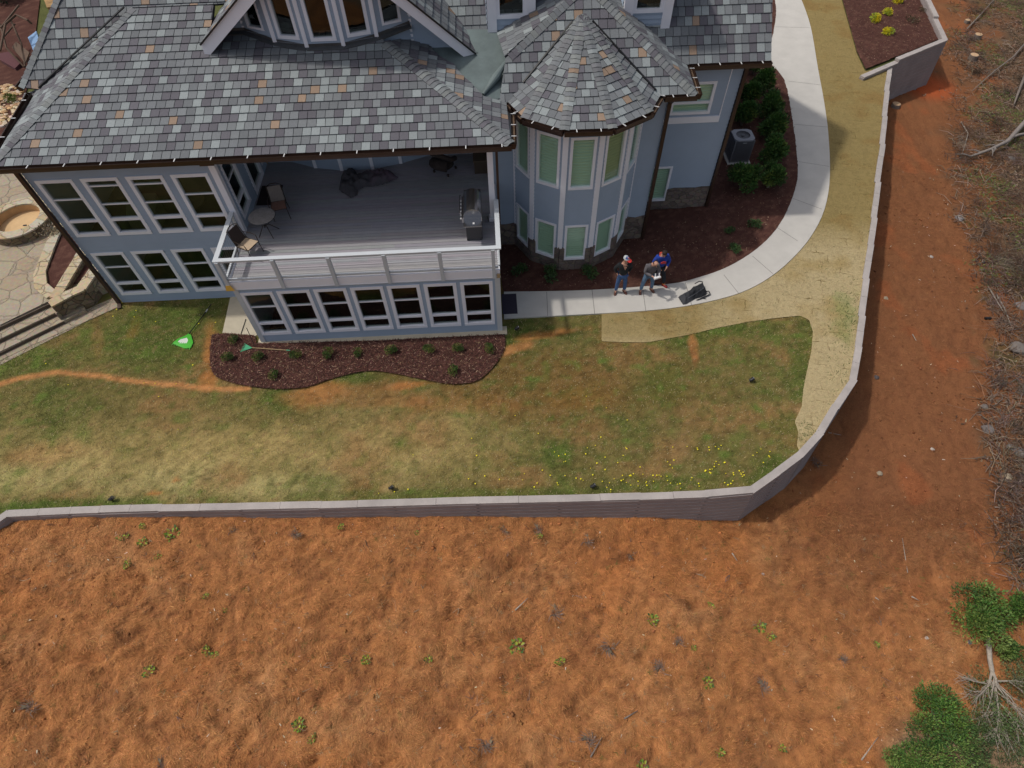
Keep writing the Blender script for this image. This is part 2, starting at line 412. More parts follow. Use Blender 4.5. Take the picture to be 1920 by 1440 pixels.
# ---- left room, front wall with two storeys of windows
fa,fb=(-14.16,16.46),(-8.45,16.46)
holes=[]
for i in range(4):
    u=.22+1.37*i
    holes.append((u,u+1.08,3.18,5.32)); holes.append((u,u+1.06,.41,2.40))
lap_wall('front_wall',house,fa,fb,[(0,-.1),(5.71,-.1),(5.71,6.0),(0,6.0)],holes)
for i,q in enumerate(holes):
    if i in (2,4): window(house,fa,fb,*q,rails=[(q[2]+.60,.10,.03),(q[2]+1.17,.045,-.01),(q[2]+1.85,.045,-.01)])
    else: window(house,fa,fb,*q)
mb=MB()
mb.box(-14.04,16.6,-.05,-8.6,20.2,0.02); mb.box(-14.04,16.6,2.7,-8.6,20.2,2.72); mb.build('interior_floor',M_INT,house)
mb=MB(); mb.box(-14.04,20.1,0,-8.6,20.2,2.7); mb.box(-14.04,20.1,2.72,-8.6,20.2,6); mb.box(-14.04,16.6,5.95,-8.6,20.1,6); mb.box(-14.04,16.6,2.6,-8.6,20.1,2.7); mb.build('interior_wall',M_INTW,house)
# sofa / table shapes behind the upper glass
mb=MB(); mb.hexa([(-12.6,17.2,2.72),(-11.6,17.2,2.72),(-11.6,18.0,2.72),(-12.6,18.0,2.72)],[(-12.6,17.3,3.2),(-11.6,17.3,3.2),(-11.6,18.0,3.6),(-12.6,18.0,3.6)],(.22,.2,.1)); mb.build('interior_sofa',M_VC,house)
mb=MB(); mb.lathe([(.28,0),(.3,.05),(.05,.1),(.05,.7),(.5,.72),(.5,.76)],20,(-10.4,17.6,2.72),(.1,.07,.04)); mb.build('interior_table',M_VC,house)
lap_wall('side_wall',house,(-14.16,20.3),fa,[(0,-.1),(3.84,-.1),(3.84,6.0),(0,6.0)])
lap_wall('side_wall',house,(-15.0,30),(-15.0,20.3),[(0,-.1),(9.7,-.1),(9.7,6.3),(0,6.3)])
lap_wall('side_wall',house,(-15.0,20.3),(-14.16,20.3),[(0,-.1),(.84,-.1),(.84,6.3),(0,6.3)])
# ---- wall beside the deck (faces the deck)
da,db=(-8.45,16.46),(-8.45,20.4)
dh=[(.35,1.35,3.3,5.35),(2.0,3.2,3.05,5.2),(3.38,3.8,3.3,5.2)]
lap_wall('deck_side_wall',house,da,db,[(0,2.9),(3.94,2.9),(3.94,6.0),(0,6.0)],dh)
window(house,da,db,*dh[0]); window(house,da,db,*dh[2],style='single')
door=window(house,da,db,*dh[1],style='single',name='glass_door',fw=.14)
mb=MB(); mb.beam((-8.36,17.65+1.0,4.0),(-8.36,17.65+1.0,4.25),.03,.03); mb.build('handle',M_BLK,door)
# ---- corner trims
tr=MB()
tr.box(-8.60,16.42,2.95,-8.41,16.60,6.0)
tr.build('corner_trim',M_TRIM,house)
# ---- main wall with prow bay (deck level + gable)
BAY=[(-8.45,20.4),(-7.52,20.4),(-6.55,19.94),(-5.55,19.70),(-4.42,19.70),(-3.40,19.98),(-2.38,20.4),(-.1,20.4)]
PK=(-4.5,19.0,10.9); LT=(-8.70,19.62,7.62); RT=(-.36,20.15,6.75)
def zroofx(x):
    if x<PK[0]: return LT[2]+(PK[2]-LT[2])*(x-LT[0])/(PK[0]-LT[0])
    return RT[2]+(PK[2]-RT[2])*(RT[0]-x)/(RT[0]-PK[0])
gw={1:(.17,.80,'t'),2:(.19,.84,'r'),3:(.2,.93,'r'),4:(.19,.86,'r'),5:(.22,.85,'t')}
for i in range(7):
    p,q=BAY[i],BAY[i+1]; L_=math.dist(p,q)
    t0,t1=zroofx(p[0])-.12,zroofx(q[0])-.12
    poly=[(0,2.95),(L_,2.95),(L_,t1),(0,t0)]
    hs=[]
    if i in gw:
        u0,u1=gw[i][0],gw[i][1]
        zs=zA((p[1]+q[1])/2)+.22; zt=9.25 if gw[i][2]=='r' else zs+1.35
        hs=[(u0,u1,zs,zt)]
    lap_wall('bay_wall' if 0<i<6 else 'gable_wall',house,p,q,poly,hs)
    if hs and gw[i][2]=='r': window(house,p,q,*hs[0],style='single',fw=.07,name='gable_window')
    elif hs:
        # window with a slanted top: the siding triangle fills the corner of the opening
        u0,u1,zs,zt=hs[0]; a=Vector((*p,0)); b=Vector((*q,0)); d=(b-a).normalized(); n=Vector((d.y,-d.x,0)); up=Vector((0,0,1))
        sl_=.62
        lo,hi=(zt-sl_,zt) if i==1 else (zt,zt-sl_)
        def W(u,z,o): return a+d*u+up*z+n*o
        tri=[(u0,lo),(u0,zt),(u1,zt)] if i==1 else [(u0,zt),(u1,zt),(u1,hi)]
        mb=MB(); mb.hexa([W(*c,-.1) for c in tri],[W(*c,.006) for c in tri]); mb.build('corner_infill',M_SIDE,house)
        out=[(u0,zs),(u1,zs),(u1,hi),(u0,lo)]; f=MB(); fw=.07
        cen=((u0+u1)/2,(zs+(lo+hi)/2)/2)
        inn=[(u0+fw,zs+fw),(u1-fw,zs+fw),(u1-fw,hi-fw*(1.2 if i==1 else 1.9)),(u0+fw,lo-fw*(1.9 if i==1 else 1.2))]
        for k in range(4):
            j=(k+1)%4; f.hexa([W(*out[k],-.09),W(*out[j],-.09),W(*inn[j],-.09),W(*inn[k],-.09)],[W(*out[k],.035),W(*out[j],.035),W(*inn[j],.035),W(*inn[k],.035)])
        fo=f.build('gable_window',M_TRIM,house); g=MB(); g.face([W(*c,-.05) for c in inn]); g.build('pane',M_GLASS,fo)
for i in range(1,7):     # vertical trims on the bay corners
    x,y=BAY[i]; zt=zroofx(x)-.1
    mb=MB(); k=.05 if i in (2,3,4,5) else .02
    mb.box(x-.06,y-k,3.0,x+.06,y+.02,zt); mb.build('bay_trim',M_TRIM,house)
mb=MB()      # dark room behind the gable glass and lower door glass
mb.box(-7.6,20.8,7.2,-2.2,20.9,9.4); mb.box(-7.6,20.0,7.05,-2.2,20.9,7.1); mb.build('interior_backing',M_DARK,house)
mb=MB()
for i in range(7):       # flashing at the foot of the bay on the roof
    p,q=BAY[i],BAY[i+1]
    if i>5: continue
    za,zb=zA(p[1]),zA(q[1])
    d=(Vector(q)-Vector(p)).normalized(); n=Vector((d.y,-d.x))*.03; o=Vector((d.y,-d.x))*.16
    mb.face([(p[0]+n.x,p[1]+n.y,za-.02),(q[0]+n.x,q[1]+n.y,zb-.02),(q[0]+n.x,q[1]+n.y,zb+.12),(p[0]+n.x,p[1]+n.y,za+.12)])
    mb.hexa([(p[0]+o.x,p[1]+o.y,za-.06),(q[0]+o.x,q[1]+o.y,zb-.06),(q[0],q[1],zb),(p[0],p[1],za)],[(p[0]+o.x,p[1]+o.y,za-.015),(q[0]+o.x,q[1]+o.y,zb-.015),(q[0],q[1],zb+.05),(p[0],p[1],za+.05)])
mb.build('step_flashing',M_FLASH,house)
# ---- lower room under the deck
ra,rb=(-8.45,14.15),(.02,14.15)
rh=[(.12+1.185*i,.12+1.185*i+1.0,.42,2.46) for i in range(7)]
lap_wall('lower_room_wall',house,ra,rb,[(0,.0),(8.47,.0),(8.47,2.66),(0,2.66)],rh)
for q in rh: window(house,ra,rb,*q)
lap_wall('lower_side_wall',house,(-8.45,16.46),ra,[(0,0),(2.31,0),(2.31,2.66),(0,2.66)])
lap_wall('lower_side_wall',house,rb,(.02,18.6),[(0,0),(4.45,0),(4.45,2.66),(0,2.66)])
mb=MB(); mb.box(-8.3,14.3,.02,-.1,18,.04); mb.build('interior_floor',M_DARK,house)
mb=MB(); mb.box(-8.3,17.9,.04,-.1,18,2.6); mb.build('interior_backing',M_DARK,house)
mb=MB(); mb.box(-6.9,14.5,.05,-6.1,15.0,.07,(.18,.15,.12)); mb.build('interior_rug',M_VC,house)
tr=MB(); tr.box(-8.50,14.10,.0,-8.34,14.26,2.67); tr.build('corner_trim',M_TRIM2,house)
tr=MB(); tr.box(-.11,14.10,.0,.06,14.26,2.67); tr.build('corner_trim',M_TRIM2,house)
mb=MB(); mb.box(-8.62,13.93,-.05,.22,14.3,.035); mb.build('foundation_slab',M_CONC2,house)
# ---- walls between deck and turret, turret, wing
T=[(.755,18.62),(1.33,17.63),(2.33,17.05),(3.47,17.05),(4.48,17.63),(5.06,18.62)]
def stone_wall(a,b,z1,pr=.05):
    a=Vector((*a,0)); b=Vector((*b,0)); d=(b-a).normalized(); n=Vector((d.y,-d.x,0)); mb=MB(); L_=(b-a).length
    N_=max(2,int(L_/.28)); pts=[]
    for k in range(N_+1): pts.append((k*L_/N_, z1+random.uniform(-.06,.06)))
    for k in range(N_):
        q=[(pts[k][0],-.2),(pts[k+1][0],-.2),(pts[k+1][0],pts[k+1][1]),(pts[k][0],pts[k][1])]
        mb.hexa([a+d*u+Vector((0,0,z))-n*.1 for u,z in q],[a+d*u+Vector((0,0,z))+n*(pr+.0*k) for u,z in q])
    return mb.build('stone_base',M_STONE,house)
lap_wall('front_wall',house,(.02,18.62),T[0],[(0,1.0),(.735,1.0),(.735,6.05),(0,6.05)]); stone_wall((.02,18.62),(.76,18.62),1.1)
for i in range(5):
    p,q=T[i],T[i+1]; L_=math.dist(p,q); u0=(L_-.78)/2
    hs=[(u0,u0+.78,.57,2.14),(u0,u0+.78,3.71,5.58)]
    lap_wall('turret_wall',house,p,q,[(0,1.0),(L_,1.0),(L_,6.05),(0,6.05)],[(u0,u0+.78,1.0,2.14),hs[1]])
    for k,h in enumerate(hs):
        window(house,p,q,*h,style='single',fw=.06,glass=M_GLASSG,blind=M_BLIND2 if (i==3 and k) else M_BLIND,name='turret_window')
    # stone around the lower window
    stone_wall(p,(p[0]+(q[0]-p[0])*u0/L_,p[1]+(q[1]-p[1])*u0/L_),1.12); e_=u0+.78
    stone_wall((p[0]+(q[0]-p[0])*e_/L_,p[1]+(q[1]-p[1])*e_/L_),q,1.12); stone_wall((p[0]+(q[0]-p[0])*(u0-.02)/L_,p[1]+(q[1]-p[1])*(u0-.02)/L_),(p[0]+(q[0]-p[0])*(e_+.02)/L_,p[1]+(q[1]-p[1])*(e_+.02)/L_),.5,.045)
cx,cy=2.9,19.2
for x,y in T:
    d=Vector((x-cx,y-cy)).normalized(); t=Vector((-d.y,d.x)); mb=MB(); c=Vector((x,y))
    w2=.09
    q=[c+d*.035-t*w2,c+d*.035+t*w2,c-d*.05+t*w2,c-d*.05-t*w2]
    mb.hexa([(p.x,p.y,1.12) for p in q],[(p.x,p.y,6.03) for p in q]); mb.build('turret_trim',M_TRIM,house)
lap_wall('front_wall',house,T[5],(5.76,18.62),[(0,1.0),(.70,1.0),(.70,6.05),(0,6.05)]); stone_wall(T[5],(5.76,18.62),1.12)
lap_wall('side_wall',house,(5.76,18.62),(5.76,20.4),[(0,1.0),(1.78,1.0),(1.78,6.05),(0,6.05)]); stone_wall((5.76,18.62),(5.76,20.4),1.12)
wa,wb=(5.76,20.4),(8.75,20.4)
wh=[(.74,2.16,4.22,5.36),(.42,1.27,.45,2.02)]
lap_wall('wing_wall',house,wa,wb,[(0,.9),(2.99,.9),(2.99,6.05),(0,6.05)],[wh[0],(.42,1.27,.9,2.02)])
window(house,wa,wb,*wh[0],glass=M_GLASSG,blind=M_BLIND,rails=[(4.62,.09,.02)],fw=.07,name='wing_window')
window(house,wa,wb,*wh[1],style='single',glass=M_GLASSG,blind=M_BLIND,fw=.06,name='wing_window')
stone_wall(wa,(6.18,20.4),1.0); stone_wall((7.03,20.4),wb,1.0); stone_wall((6.16,20.4),(7.05,20.4),.38,.045)
lap_wall('side_wall',house,wb,(8.75,32),[(0,-.3),(11.6,-.3),(11.6,5.8),(5.8,11.4),(0,5.95)]); 
mb=MB(); mb.box(6.1,20.345,3.86,8.36,20.42,4.10); mb.build('belt_trim',M_TRIM,house)
mb=MB(); mb.box(8.33,20.36,4.1,8.36,20.40,6.0); mb.build('cable_conduit',M_TRIM,house)
# ---- roofs
NA=Vector((0,-KA,1)).normalized()
def pA(px,py): return onpl(px,py,(0,16.1,ZE),NA)
E1=Vector((.56,16.1,ZE)); TT=Vector((-11.12,21.48,zA(21.48)))
h60=pA(60,225); s=(16.1-TT.y)/(h60.y-TT.y); E2=Vector((TT.x+(h60.x-TT.x)*s,16.1,ZE))
HR=pA(720,78)
shingle_plane([E2,E1,HR,(-3.3,20.3,zA(20.3)),(-8.6,20.3,zA(20.3)),(-8.6,TT.y,TT.z),TT],'front_roof',house)
E3=Vector((.63,18.6,ZE)); NC=(E3-E1).cross(HR-E1); NC=-NC if NC.z<0 else NC
def pC(px,py): return onpl(px,py,E1,NC)
shingle_plane([E1,pC(949,193),pC(905,180),pC(885,158),pC(865,140),pC(850,120),pC(830,110),pC(812,95),pC(806,80),pC(770,72),HR],'right_hip_roof',house)
caps(E1,HR,NA,NC,'hip_cap',house,wd=.2)
NBL=Vector((0,-1,1)).normalized()
VB=onpl(75,168,(0,20.02,6.48),NBL); BLc=onpl(38,163,(0,20.02,6.48),NBL); BLt=onpl(108,-10,(0,20.02,6.48),NBL)
NL=(TT-E2).cross(VB-E2); NL=-NL if NL.z<0 else NL
ELb=onpl(48,176,E2,NL)
shingle_plane([E2,ELb,VB,TT][::-1],'left_hip_roof',house)
caps(E2,TT,NL,NA,'hip_cap',house,wd=.17)
d=(BLt-BLc); top=BLc+d*3.0
shingle_plane([BLc,VB,TT,(-8.6,TT.y,TT.z),(-4.5,TT.y+.1,TT.z+.1),(-4.5,top.y,top.z),top],'main_roof',house,e=.30)
caps(BLc,top,Vector((-1,0,.3)),NBL,'hip_cap',house,wd=.16)
mb=MB(); a=VB+Vector((0,0,.08)); b=TT+Vector((-.25,-.1,.05)); mb.beam(a,b,.10,.03); mb.build('valley_flashing',M_BLK,house)
# ridge part of main roof, right side, and back slope
shingle_plane([(-.9,20.2,ZE),(9.52,20.2,ZE),(9.52,26.2,ZE+6.0),(-4.5,26.2,ZE+6.0),(-4.5,23.6,ZE+3.4),(-.9,20.2,ZE)],'main_roof',house,e=.30,w_=.26)
mb=MB(); mb.face([(-15,26.2,ZE+6),(9.52,26.2,ZE+6),(9.52,32.4,ZE-.2),(-15,32.4,ZE-.2)]); mb.build('back_roof',M_UNDER,house)
# membrane between the roofs
mb=MB()
m1=pC(905,180); m2=pC(812,95)
mb.hexa([(-2.2,20.42,6.2),(-.4,18.1,5.95),(.75,18.65,5.95),(1.9,21.2,6.2),(-1,21.6,6.2)],[(-2.6,20.42,m2.z+.06),(-.35,18.12,m1.z-.17),(.75,18.62,6.19),(1.9,21.2,7.02),(-1,21.6,7.2)]); mb.build('roof_membrane',M_MEMB,house)
mb=MB(); mb.tube([(-.18,18.45,6.33),(.25,19.0,6.56),(.62,19.45,6.85)],[.05,.13,.05],12); mb.build('valley_saddle',M_MEMB,house)
# block behind the turret
DK=.9
dl=Vector((-1.03,18.35,ZE)); dr=Vector((6.58,18.35,ZE)); ap=Vector((3.21,20.96,ZE+DK*2.61))
ND=Vector((0,-DK,1)).normalized()
dlc=dl+(ap-dl)*.38
shingle_plane([(.3,18.35,ZE),dr,ap,dlc],'turret_block_roof',house)
NR=(Vector((0,1,0))).cross(ap-dr); NR=-NR if NR.z<0 else NR
shingle_plane([dr,(6.70,20.35,ZE),(3.21,24.0,ap.z),ap],'turret_block_roof',house)
NLf=(Vector((0,1,0))).cross(ap-dl); NLf=-NLf if NLf.z<0 else NLf
shingle_plane([dlc,ap,(3.21,24.0,ap.z),(.35,21.2,dlc.z)][::-1],'turret_block_roof',house)
caps(dr,ap,NR,ND,'hip_cap',house,wd=.2); caps(dlc+(ap-dl)*.02,ap,NLf,ND,'hip_cap',house,wd=.2)
# turret roof: facets
TC=Vector((2.98,19.2,0)); TR=2.64; AP=Vector((3.03,20.15,7.80))
TV=[Vector((TC.x+TR*math.cos(R(a)),TC.y+TR*math.sin(R(a)),ZE)) for a in (-172,-137,-107,-75,-42,-12)]
NF=[]
for i in range(5):
    p,q=TV[i],TV[i+1]; nn=(q-p).cross(AP-p); nn=-nn if nn.z<0 else nn; NF.append(nn.normalized())
    shingle_plane([p,q,AP],'turret_roof',house,e=.27)
for i in range(1,5): caps(TV[i],AP,NF[i-1],NF[i],'hip_cap',house,wd=.15)
caps(TV[0]+Vector((0,0,.01)),AP,Vector((-.6,.3,1)),NF[0],'hip_cap',house,wd=.08); caps(TV[5],AP,NF[4],Vector((.6,.3,1)),'hip_cap',house,wd=.08)
mb=MB()
def isect(nf,P0,Y):
    z=ZE+DK*(Y-18.35); x=P0.x-(nf.y*(Y-P0.y)+nf.z*(z-P0.z))/nf.x; return Vector((x,Y,z+.055))
for nf,P0,y0_ in ((NF[0],TV[0],18.75),(NF[4],TV[5],18.45)): mb.beam(isect(nf,P0,y0_),isect(nf,P0,20.05),.055,.035)
mb.build('valley_flashing',M_BLK,house)
# gable over the bay
pk=Vector(PK); lt=Vector(LT); rt=Vector(RT); zb=lambda z:(0,z-ZE+20.2,0)
def Yb(z): return z-ZE+20.2
shingle_plane([rt,(rt.x,Yb(rt.z)+.15,rt.z),(pk.x,Yb(pk.z)+.15,pk.z),pk],'gable_roof',house,e=.30)
shingle_plane([(lt.x,21.35,lt.z),lt,pk,(pk.x,24.6,pk.z)],'gable_roof',house,e=.30)
def rake(a,b,h=.34,t=.05,fw=.0):
    a=Vector(a); b=Vector(b); d=(b-a).normalized(); hv=Vector((b.x-a.x,b.y-a.y,0)).normalized()
    dn=Vector((0,0,-1)); mb=MB(); nn=hv.cross(Vector((0,0,1)));
    if nn.y>0: nn=-nn
    q=[a,b,b+dn*h*1.2,a+dn*h*1.2]; mb.hexa([p-nn*t for p in q],[p+nn*.02 for p in q]); return mb.build('rake_board',M_TRIM,house)
rake(lt,pk); rake(rt,pk)
mb=MB(); q=Vector((0,0,.035)); o=Vector((0,-.06,0)); mb.beam(lt+q+o,pk+q+o,.05,.05); mb.beam(rt+q+o,pk+q+o,.05,.05)
mb.beam(rt+Vector((.04,0,.0)),(rt.x+.04,Yb(rt.z)+.2,rt.z),.07,.06); mb.beam((rt.x+.02,Yb(rt.z)+.1,rt.z+.03),(pk.x,Yb(pk.z)+.1,pk.z+.03),.12,.05); mb.build('drip_edge',M_BLK,house)
mb=MB(); mb.face([lt-Vector((0,0,.13)),pk-Vector((0,0,.13)),(pk.x,22,pk.z-.13),(lt.x,22,lt.z-.13)]); mb.face([rt-Vector((0,0,.13)),pk-Vector((0,0,.13)),(pk.x,22,pk.z-.13),(rt.x,22,rt.z-.13)]); mb.build('gable_soffit',M_TRIM,house)
# small dormers
def dormer(x0,x1,zb0,zb1):
    Y=21.05; ww=.30
    b=MB(); zt=9.3
    for xa,xb,zz in ((x0,x0+ww,zb0),(x1-ww,x1,zb1)): b.box(xa,Y-.04,zz-.15,xb,Y+.2,zt)
    b.box(x0+ww,Y-.04,9.0,x1-ww,Y+.2,zt)
    fr=b.build('dormer_trim',M_TRIM,house)
    lap_wall('dormer_wall',house,(x0+ww,Y+.03),(x1-ww,Y+.03),[(0,min(zb0,zb1)-.3),(x1-x0-2*ww,min(zb0,zb1)-.3),(x1-x0-2*ww,7.45),(0,7.45)])
    window(house,(x0+ww,Y+.03),(x1-ww,Y+.03),.02,x1-x0-2*ww-.02,7.42,8.9,style='double',rails=[(8.3,.05,0)],fw=.09,name='dormer_window')
    lap_wall('dormer_wall',house,(x1,Y+.1),(x1,Y+3),[(0,6.0),(2.9,6.0),(2.9,zt),(0,zt)]); lap_wall('dormer_wall',house,(x0,Y+3),(x0,Y+.1),[(0,6.0),(2.9,6.0),(2.9,zt),(0,zt)])
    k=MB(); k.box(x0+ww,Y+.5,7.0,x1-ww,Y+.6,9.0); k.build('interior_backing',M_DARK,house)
    xm=(x0+x1)/2; k=MB(); 
    for xa in (x0-.25,x1+.25): k.hexa([(xa,Y-.3,zt-.1),(xm,Y-.3,zt+.9),(xm,Y+4,zt+.9),(xa,Y+4,zt-.1)][::(1 if xa<xm else -1)],[(xa,Y-.3,zt),(xm,Y-.3,zt+1.0),(xm,Y+4,zt+1.0),(xa,Y+4,zt)][::(1 if xa<xm else -1)])
    k.build('dormer_roof',M_UNDER,house)
dormer(.07,1.63,6.75,7.11); dormer(4.50,6.09,6.99,6.65)
# soffits
mb=MB(); mb.box(-14.5,16.12,5.97,.5,20.38,6.0); mb.box(-15.0,19.95,5.97,-14.2,20.4,6.0); mb.box(6.0,20.15,5.97,9.5,20.4,6.0); mb.build('soffit',M_TRIM2,house)
mb=MB(); c=[(TV[i].x,TV[i].y,5.98) for i in range(6)]; mb.hexa([(p[0],p[1],5.96) for p in c],c); mb.box(4.9,18.4,5.965,6.55,20.3,5.985); mb.build('turret_soffit',M_TRIM2,house)
# gutters
def gutter(a,b,flip=False,hang=1.06,first=.4):
    """outside on right hand of a->b"""
    a=Vector(a); b=Vector(b); d=(b-a).normalized(); n=Vector((d.y,-d.x,0)); up=Vector((0,0,1)); L_=(b-a).length
    mb=MB()
    def strip(o0,z0,o1,z1,w_=.008):
        q=[a+n*o0+up*z0,b+n*o0+up*z0,b+n*o1+up*z1,a+n*o1+up*z1]; mb.face(q); mb.face([p+n*.006 for p in q][::-1])
    strip(.13,-.04,.145,.055); strip(.105,-.12,.13,-.04); strip(.0,-.12,.105,-.12); strip(0,-.12,0,.06); strip(.125,.055,.15,.055)
    for e_ in (a,b): mb.face([e_+up*-.12,e_+n*.105+up*-.12,e_+n*.145+up*.055,e_+up*.055])
    g=mb.build('gutter',M_BROWN,house)
    i=MB(); q=[a+n*.005+up*-.10,b+n*.005+up*-.10,b+n*.11+up*-.10,a+n*.11+up*-.10]; i.face([p+up*.06 for p in q]); i.build('gutter_bed',M_GUT,g)
    s=first
    while s<L_:
        h=MB(); p=a+d*s+up*.052; h.hexa([p+n*.0-d*.014,p+n*.0+d*.014,p+n*.152+d*.014,p+n*.152-d*.014],[p+up*.014+n*.0-d*.014,p+up*.014+d*.014,p+up*.014+n*.152+d*.014,p+up*.014+n*.152-d*.014]); h.build('gutter_hanger',M_HANG,g); s+=hang
    return g
G=.03
gutter((E2.x,16.1-G,ZE-.02),(E1.x+.03,16.1-G,ZE-.02),first=.1)
gutter((E1.x+G,16.05,ZE-.02),(.66,18.3,ZE-.02),hang=.6)
gutter((BLc.x,BLc.y+2,BLc.z+.0),(BLc.x,BLc.y,BLc.z-.02)); gutter((E2.x-.02,19.6,6.35),(E2.x-.02,16.05,ZE-.02),hang=.9)
for i in range(5):
    L_=(TV[i+1]-TV[i]).length; d=(TV[i+1]-TV[i]).normalized(); n=Vector((d.y,-d.x,0))*.02
    gutter(TV[i]+n-Vector((0,0,.02)),TV[i+1]+n-Vector((0,0,.02)),hang=L_/2 if i!=3 else L_/1.9,first=L_/4)
gutter((TV[5].x,18.33,ZE-.02),(dr.x+.02,18.33,ZE-.02),hang=.45,first=.25); gutter((dr.x+.02,18.3,ZE-.02),(6.72,20.15,ZE-.02),hang=.6)
gutter((6.74,20.17,ZE-.02),(9.52,20.17,ZE-.02),hang=.72,first=.3)
# downspouts
def spout(pts,name='downspout',w_=.09):
    mb=MB()
    for i in range(len(pts)-1): mb.beam(pts[i],pts[i+1],w_,w_*.8,up=(0,1,0) if abs(pts[i][2]-pts[i+1][2])>.5 else (0,0,1))
    mb.build(name,M_BROWN,house)
spout([(-14.24,16.38,5.95),(-14.24,16.38,.02),(-14.15,16.1,.0)],w_=.13)
spout([(5.82,18.25,5.98),(5.84,18.54,5.75),(5.84,18.54,.05)],w_=.12)
spout([(8.83,20.3,6.0),(8.83,20.34,5.8),(8.83,20.34,.05)],w_=.12)
spout([(.14,16.5,5.95),(.14,16.5,2.7)],w_=.08)
mb=MB(); mb.box(8.80,20.42,-.2,8.90,20.6,6.0); mb.build('corner_trim',M_BROWN,house)
mb=MB(); mb.box(-8.62,16.02,5.86,-8.2,16.3,5.97); mb.build('flood_light_housing',M_BROWN,house)
# posts and beam of the porch roof
mb=MB(); mb.box(-.16,16.46,3.0,.02,16.64,5.97); mb.box(-.2,16.42,3.0,.06,16.68,3.12); mb.box(-.2,16.42,5.8,.06,16.68,5.97); mb.build('porch_post',M_TRIM,house)
mb=MB(); mb.box(-8.4,16.5,5.72,.0,16.64,5.965); mb.build('porch_beam',M_TRIM2,house)
# ================================================================== DECK (part of the house)
dk=MB(); y=14.18; k=0
while y<20.38:
    c=.335+random.uniform(-.02,.02); col=(c*.92,c*.90,c*.97)
    L=[-8.42,-4.3+random.uniform(-2,2),-.0]
    for a,b in ((L[0],L[1]-.002),(L[1]+.002,L[2])): dk.box(a,y,2.965,b,y+.137,3.0,tuple(v*random.uniform(.96,1.04) for v in col))
    y+=.148
deck=dk.build('deck_floor',M_DECK,house)
mb=MB(); mb.box(-8.42,14.17,2.80,-.0,20.38,2.955); mb.build('deck_joists',M_BLK,deck)
mb=MB(); mb.box(-8.56,14.095,2.665,.07,14.165,2.985); mb.box(-8.52,14.165,2.67,-8.44,16.4,2.985); mb.box(.005,14.165,2.67,.07,18.5,2.985); mb.build('fascia_board',M_TRIM,house)
mb=MB(); mb.box(-8.56,14.08,2.655,.08,14.16,2.672); mb.build('drip_cap',M_HANG,house)
# railing
rail=MB(); rail.box(-8.62,14.06,3.86,.13,14.21,3.905); rail.box(-8.62,14.21,3.858,-8.47,16.40,3.903); rail.box(-.02,14.21,3.858,.13,16.42,3.903)
railing=rail.build('railing_top',M_TRIM2,house)
mb=MB(); mb.box(-8.5,14.10,3.05,.03,14.16,3.12); mb.box(-8.56,14.2,3.05,-8.50,16.4,3.12); mb.box(.02,14.2,3.05,.08,16.4,3.12); mb.box(-8.5,14.11,3.79,.03,14.15,3.86); mb.build('railing_lower_rail',M_TRIM2,railing)
for x in (-8.52,-6.84,-5.15,-3.46,-1.76,-.12):
    mb=MB(); mb.box(x-.055,14.035,2.68,x+.055,14.094,3.86); mb.box(x-.055,14.094,2.99,x+.055,14.15,3.86); mb.build('railing_post',M_TRIM2,railing)
for x in (-8.56,.055):
    mb=MB(); mb.box(x-.045,16.3,2.99,x+.045,16.39,3.86); mb.build('railing_post',M_TRIM2,railing)
M_CABLE=mat('cable_steel',(.16,.16,.17),.5,.5)
for k in range(7):
    z=3.19+.088*k; mb=MB(); mb.tube([(-8.5,14.12,z),(.03,14.12,z)],.003,5); mb.build('railing_cable',M_CABLE,railing)
    mb=MB(); mb.tube([(-8.53,14.2,z),(-8.53,16.4,z)],.003,5); mb.build('railing_cable',M_CABLE,railing)
    mb=MB(); mb.tube([(.05,14.2,z),(.05,16.4,z)],.003,5); mb.build('railing_cable',M_CABLE,railing)
mb=MB(); mb.hexa([(-8.66,14.02,2.70),(-8.38,14.02,2.70),(-8.5,14.09,2.70)],[(-8.60,14.03,2.92),(-8.44,14.03,2.92),(-8.5,14.09,2.92)]); mb.build('corner_bracket',mat('yellow_plastic',(.75,.45,.08),.5),railing)
mb=MB(); mb.box(-.03,14.03,2.70,.07,14.09,2.84); mb.build('corner_bracket',M_TANWOOD,railing)
# ================================================================== GROUND
def P2(pts,z=0.0): return [tuple(at(px,py,z)[:2]) for px,py in pts]
def inside(px,py,poly):
    """vectorised point in polygon"""
    px=np.asarray(px,float); py=np.asarray(py,float); r=np.zeros(px.shape,bool); n=len(poly)
    for i in range(n):
        x0,y0=poly[i]; x1,y1=poly[(i+1)%n]
        if y0==y1: continue
        c=((y0>py)!=(y1>py))&(px<(x1-x0)*(py-y0)/(y1-y0)+x0); r^=c
    return r
def smooth(pts,n=4,closed=False):
    """Catmull-Rom through points"""
    P=[Vector((p[0],p[1])) for p in pts]; out=[]
    N_=len(P)
    rngi=range(N_) if closed else range(N_-1)
    for i in rngi:
        p0=P[(i-1)%N_] if closed or i>0 else P[0]; p1=P[i]; p2=P[(i+1)%N_]; p3=P[(i+2)%N_] if closed or i+2<N_ else P[-1]
        for k in range(n):
            t=k/n; q=.5*((2*p1)+(-p0+p2)*t+(2*p0-5*p1+4*p2-p3)*t*t+(-p0+3*p1-3*p2+p3)*t**3); out.append((q.x,q.y))
    if not closed: out.append(tuple(P[-1]))
    return out
ZW=.07
WALL_PX=[(-80,1022),(-20,986),(14,962),(130,957),(300,951.5),(450,949),(600,946),(740,942),(895,937.5),(1050,934),(1200,930),(1325,925.5),(1409,918),(1456,885),(1501,851.5),(1538,811),(1567,762),(1601,711),(1610,650),(1616.5,592),(1624,522),(1633,458),(1639,408),(1646,341),(1655,270),(1663,170),(1669,122)]
WALL=P2(WALL_PX,ZW)
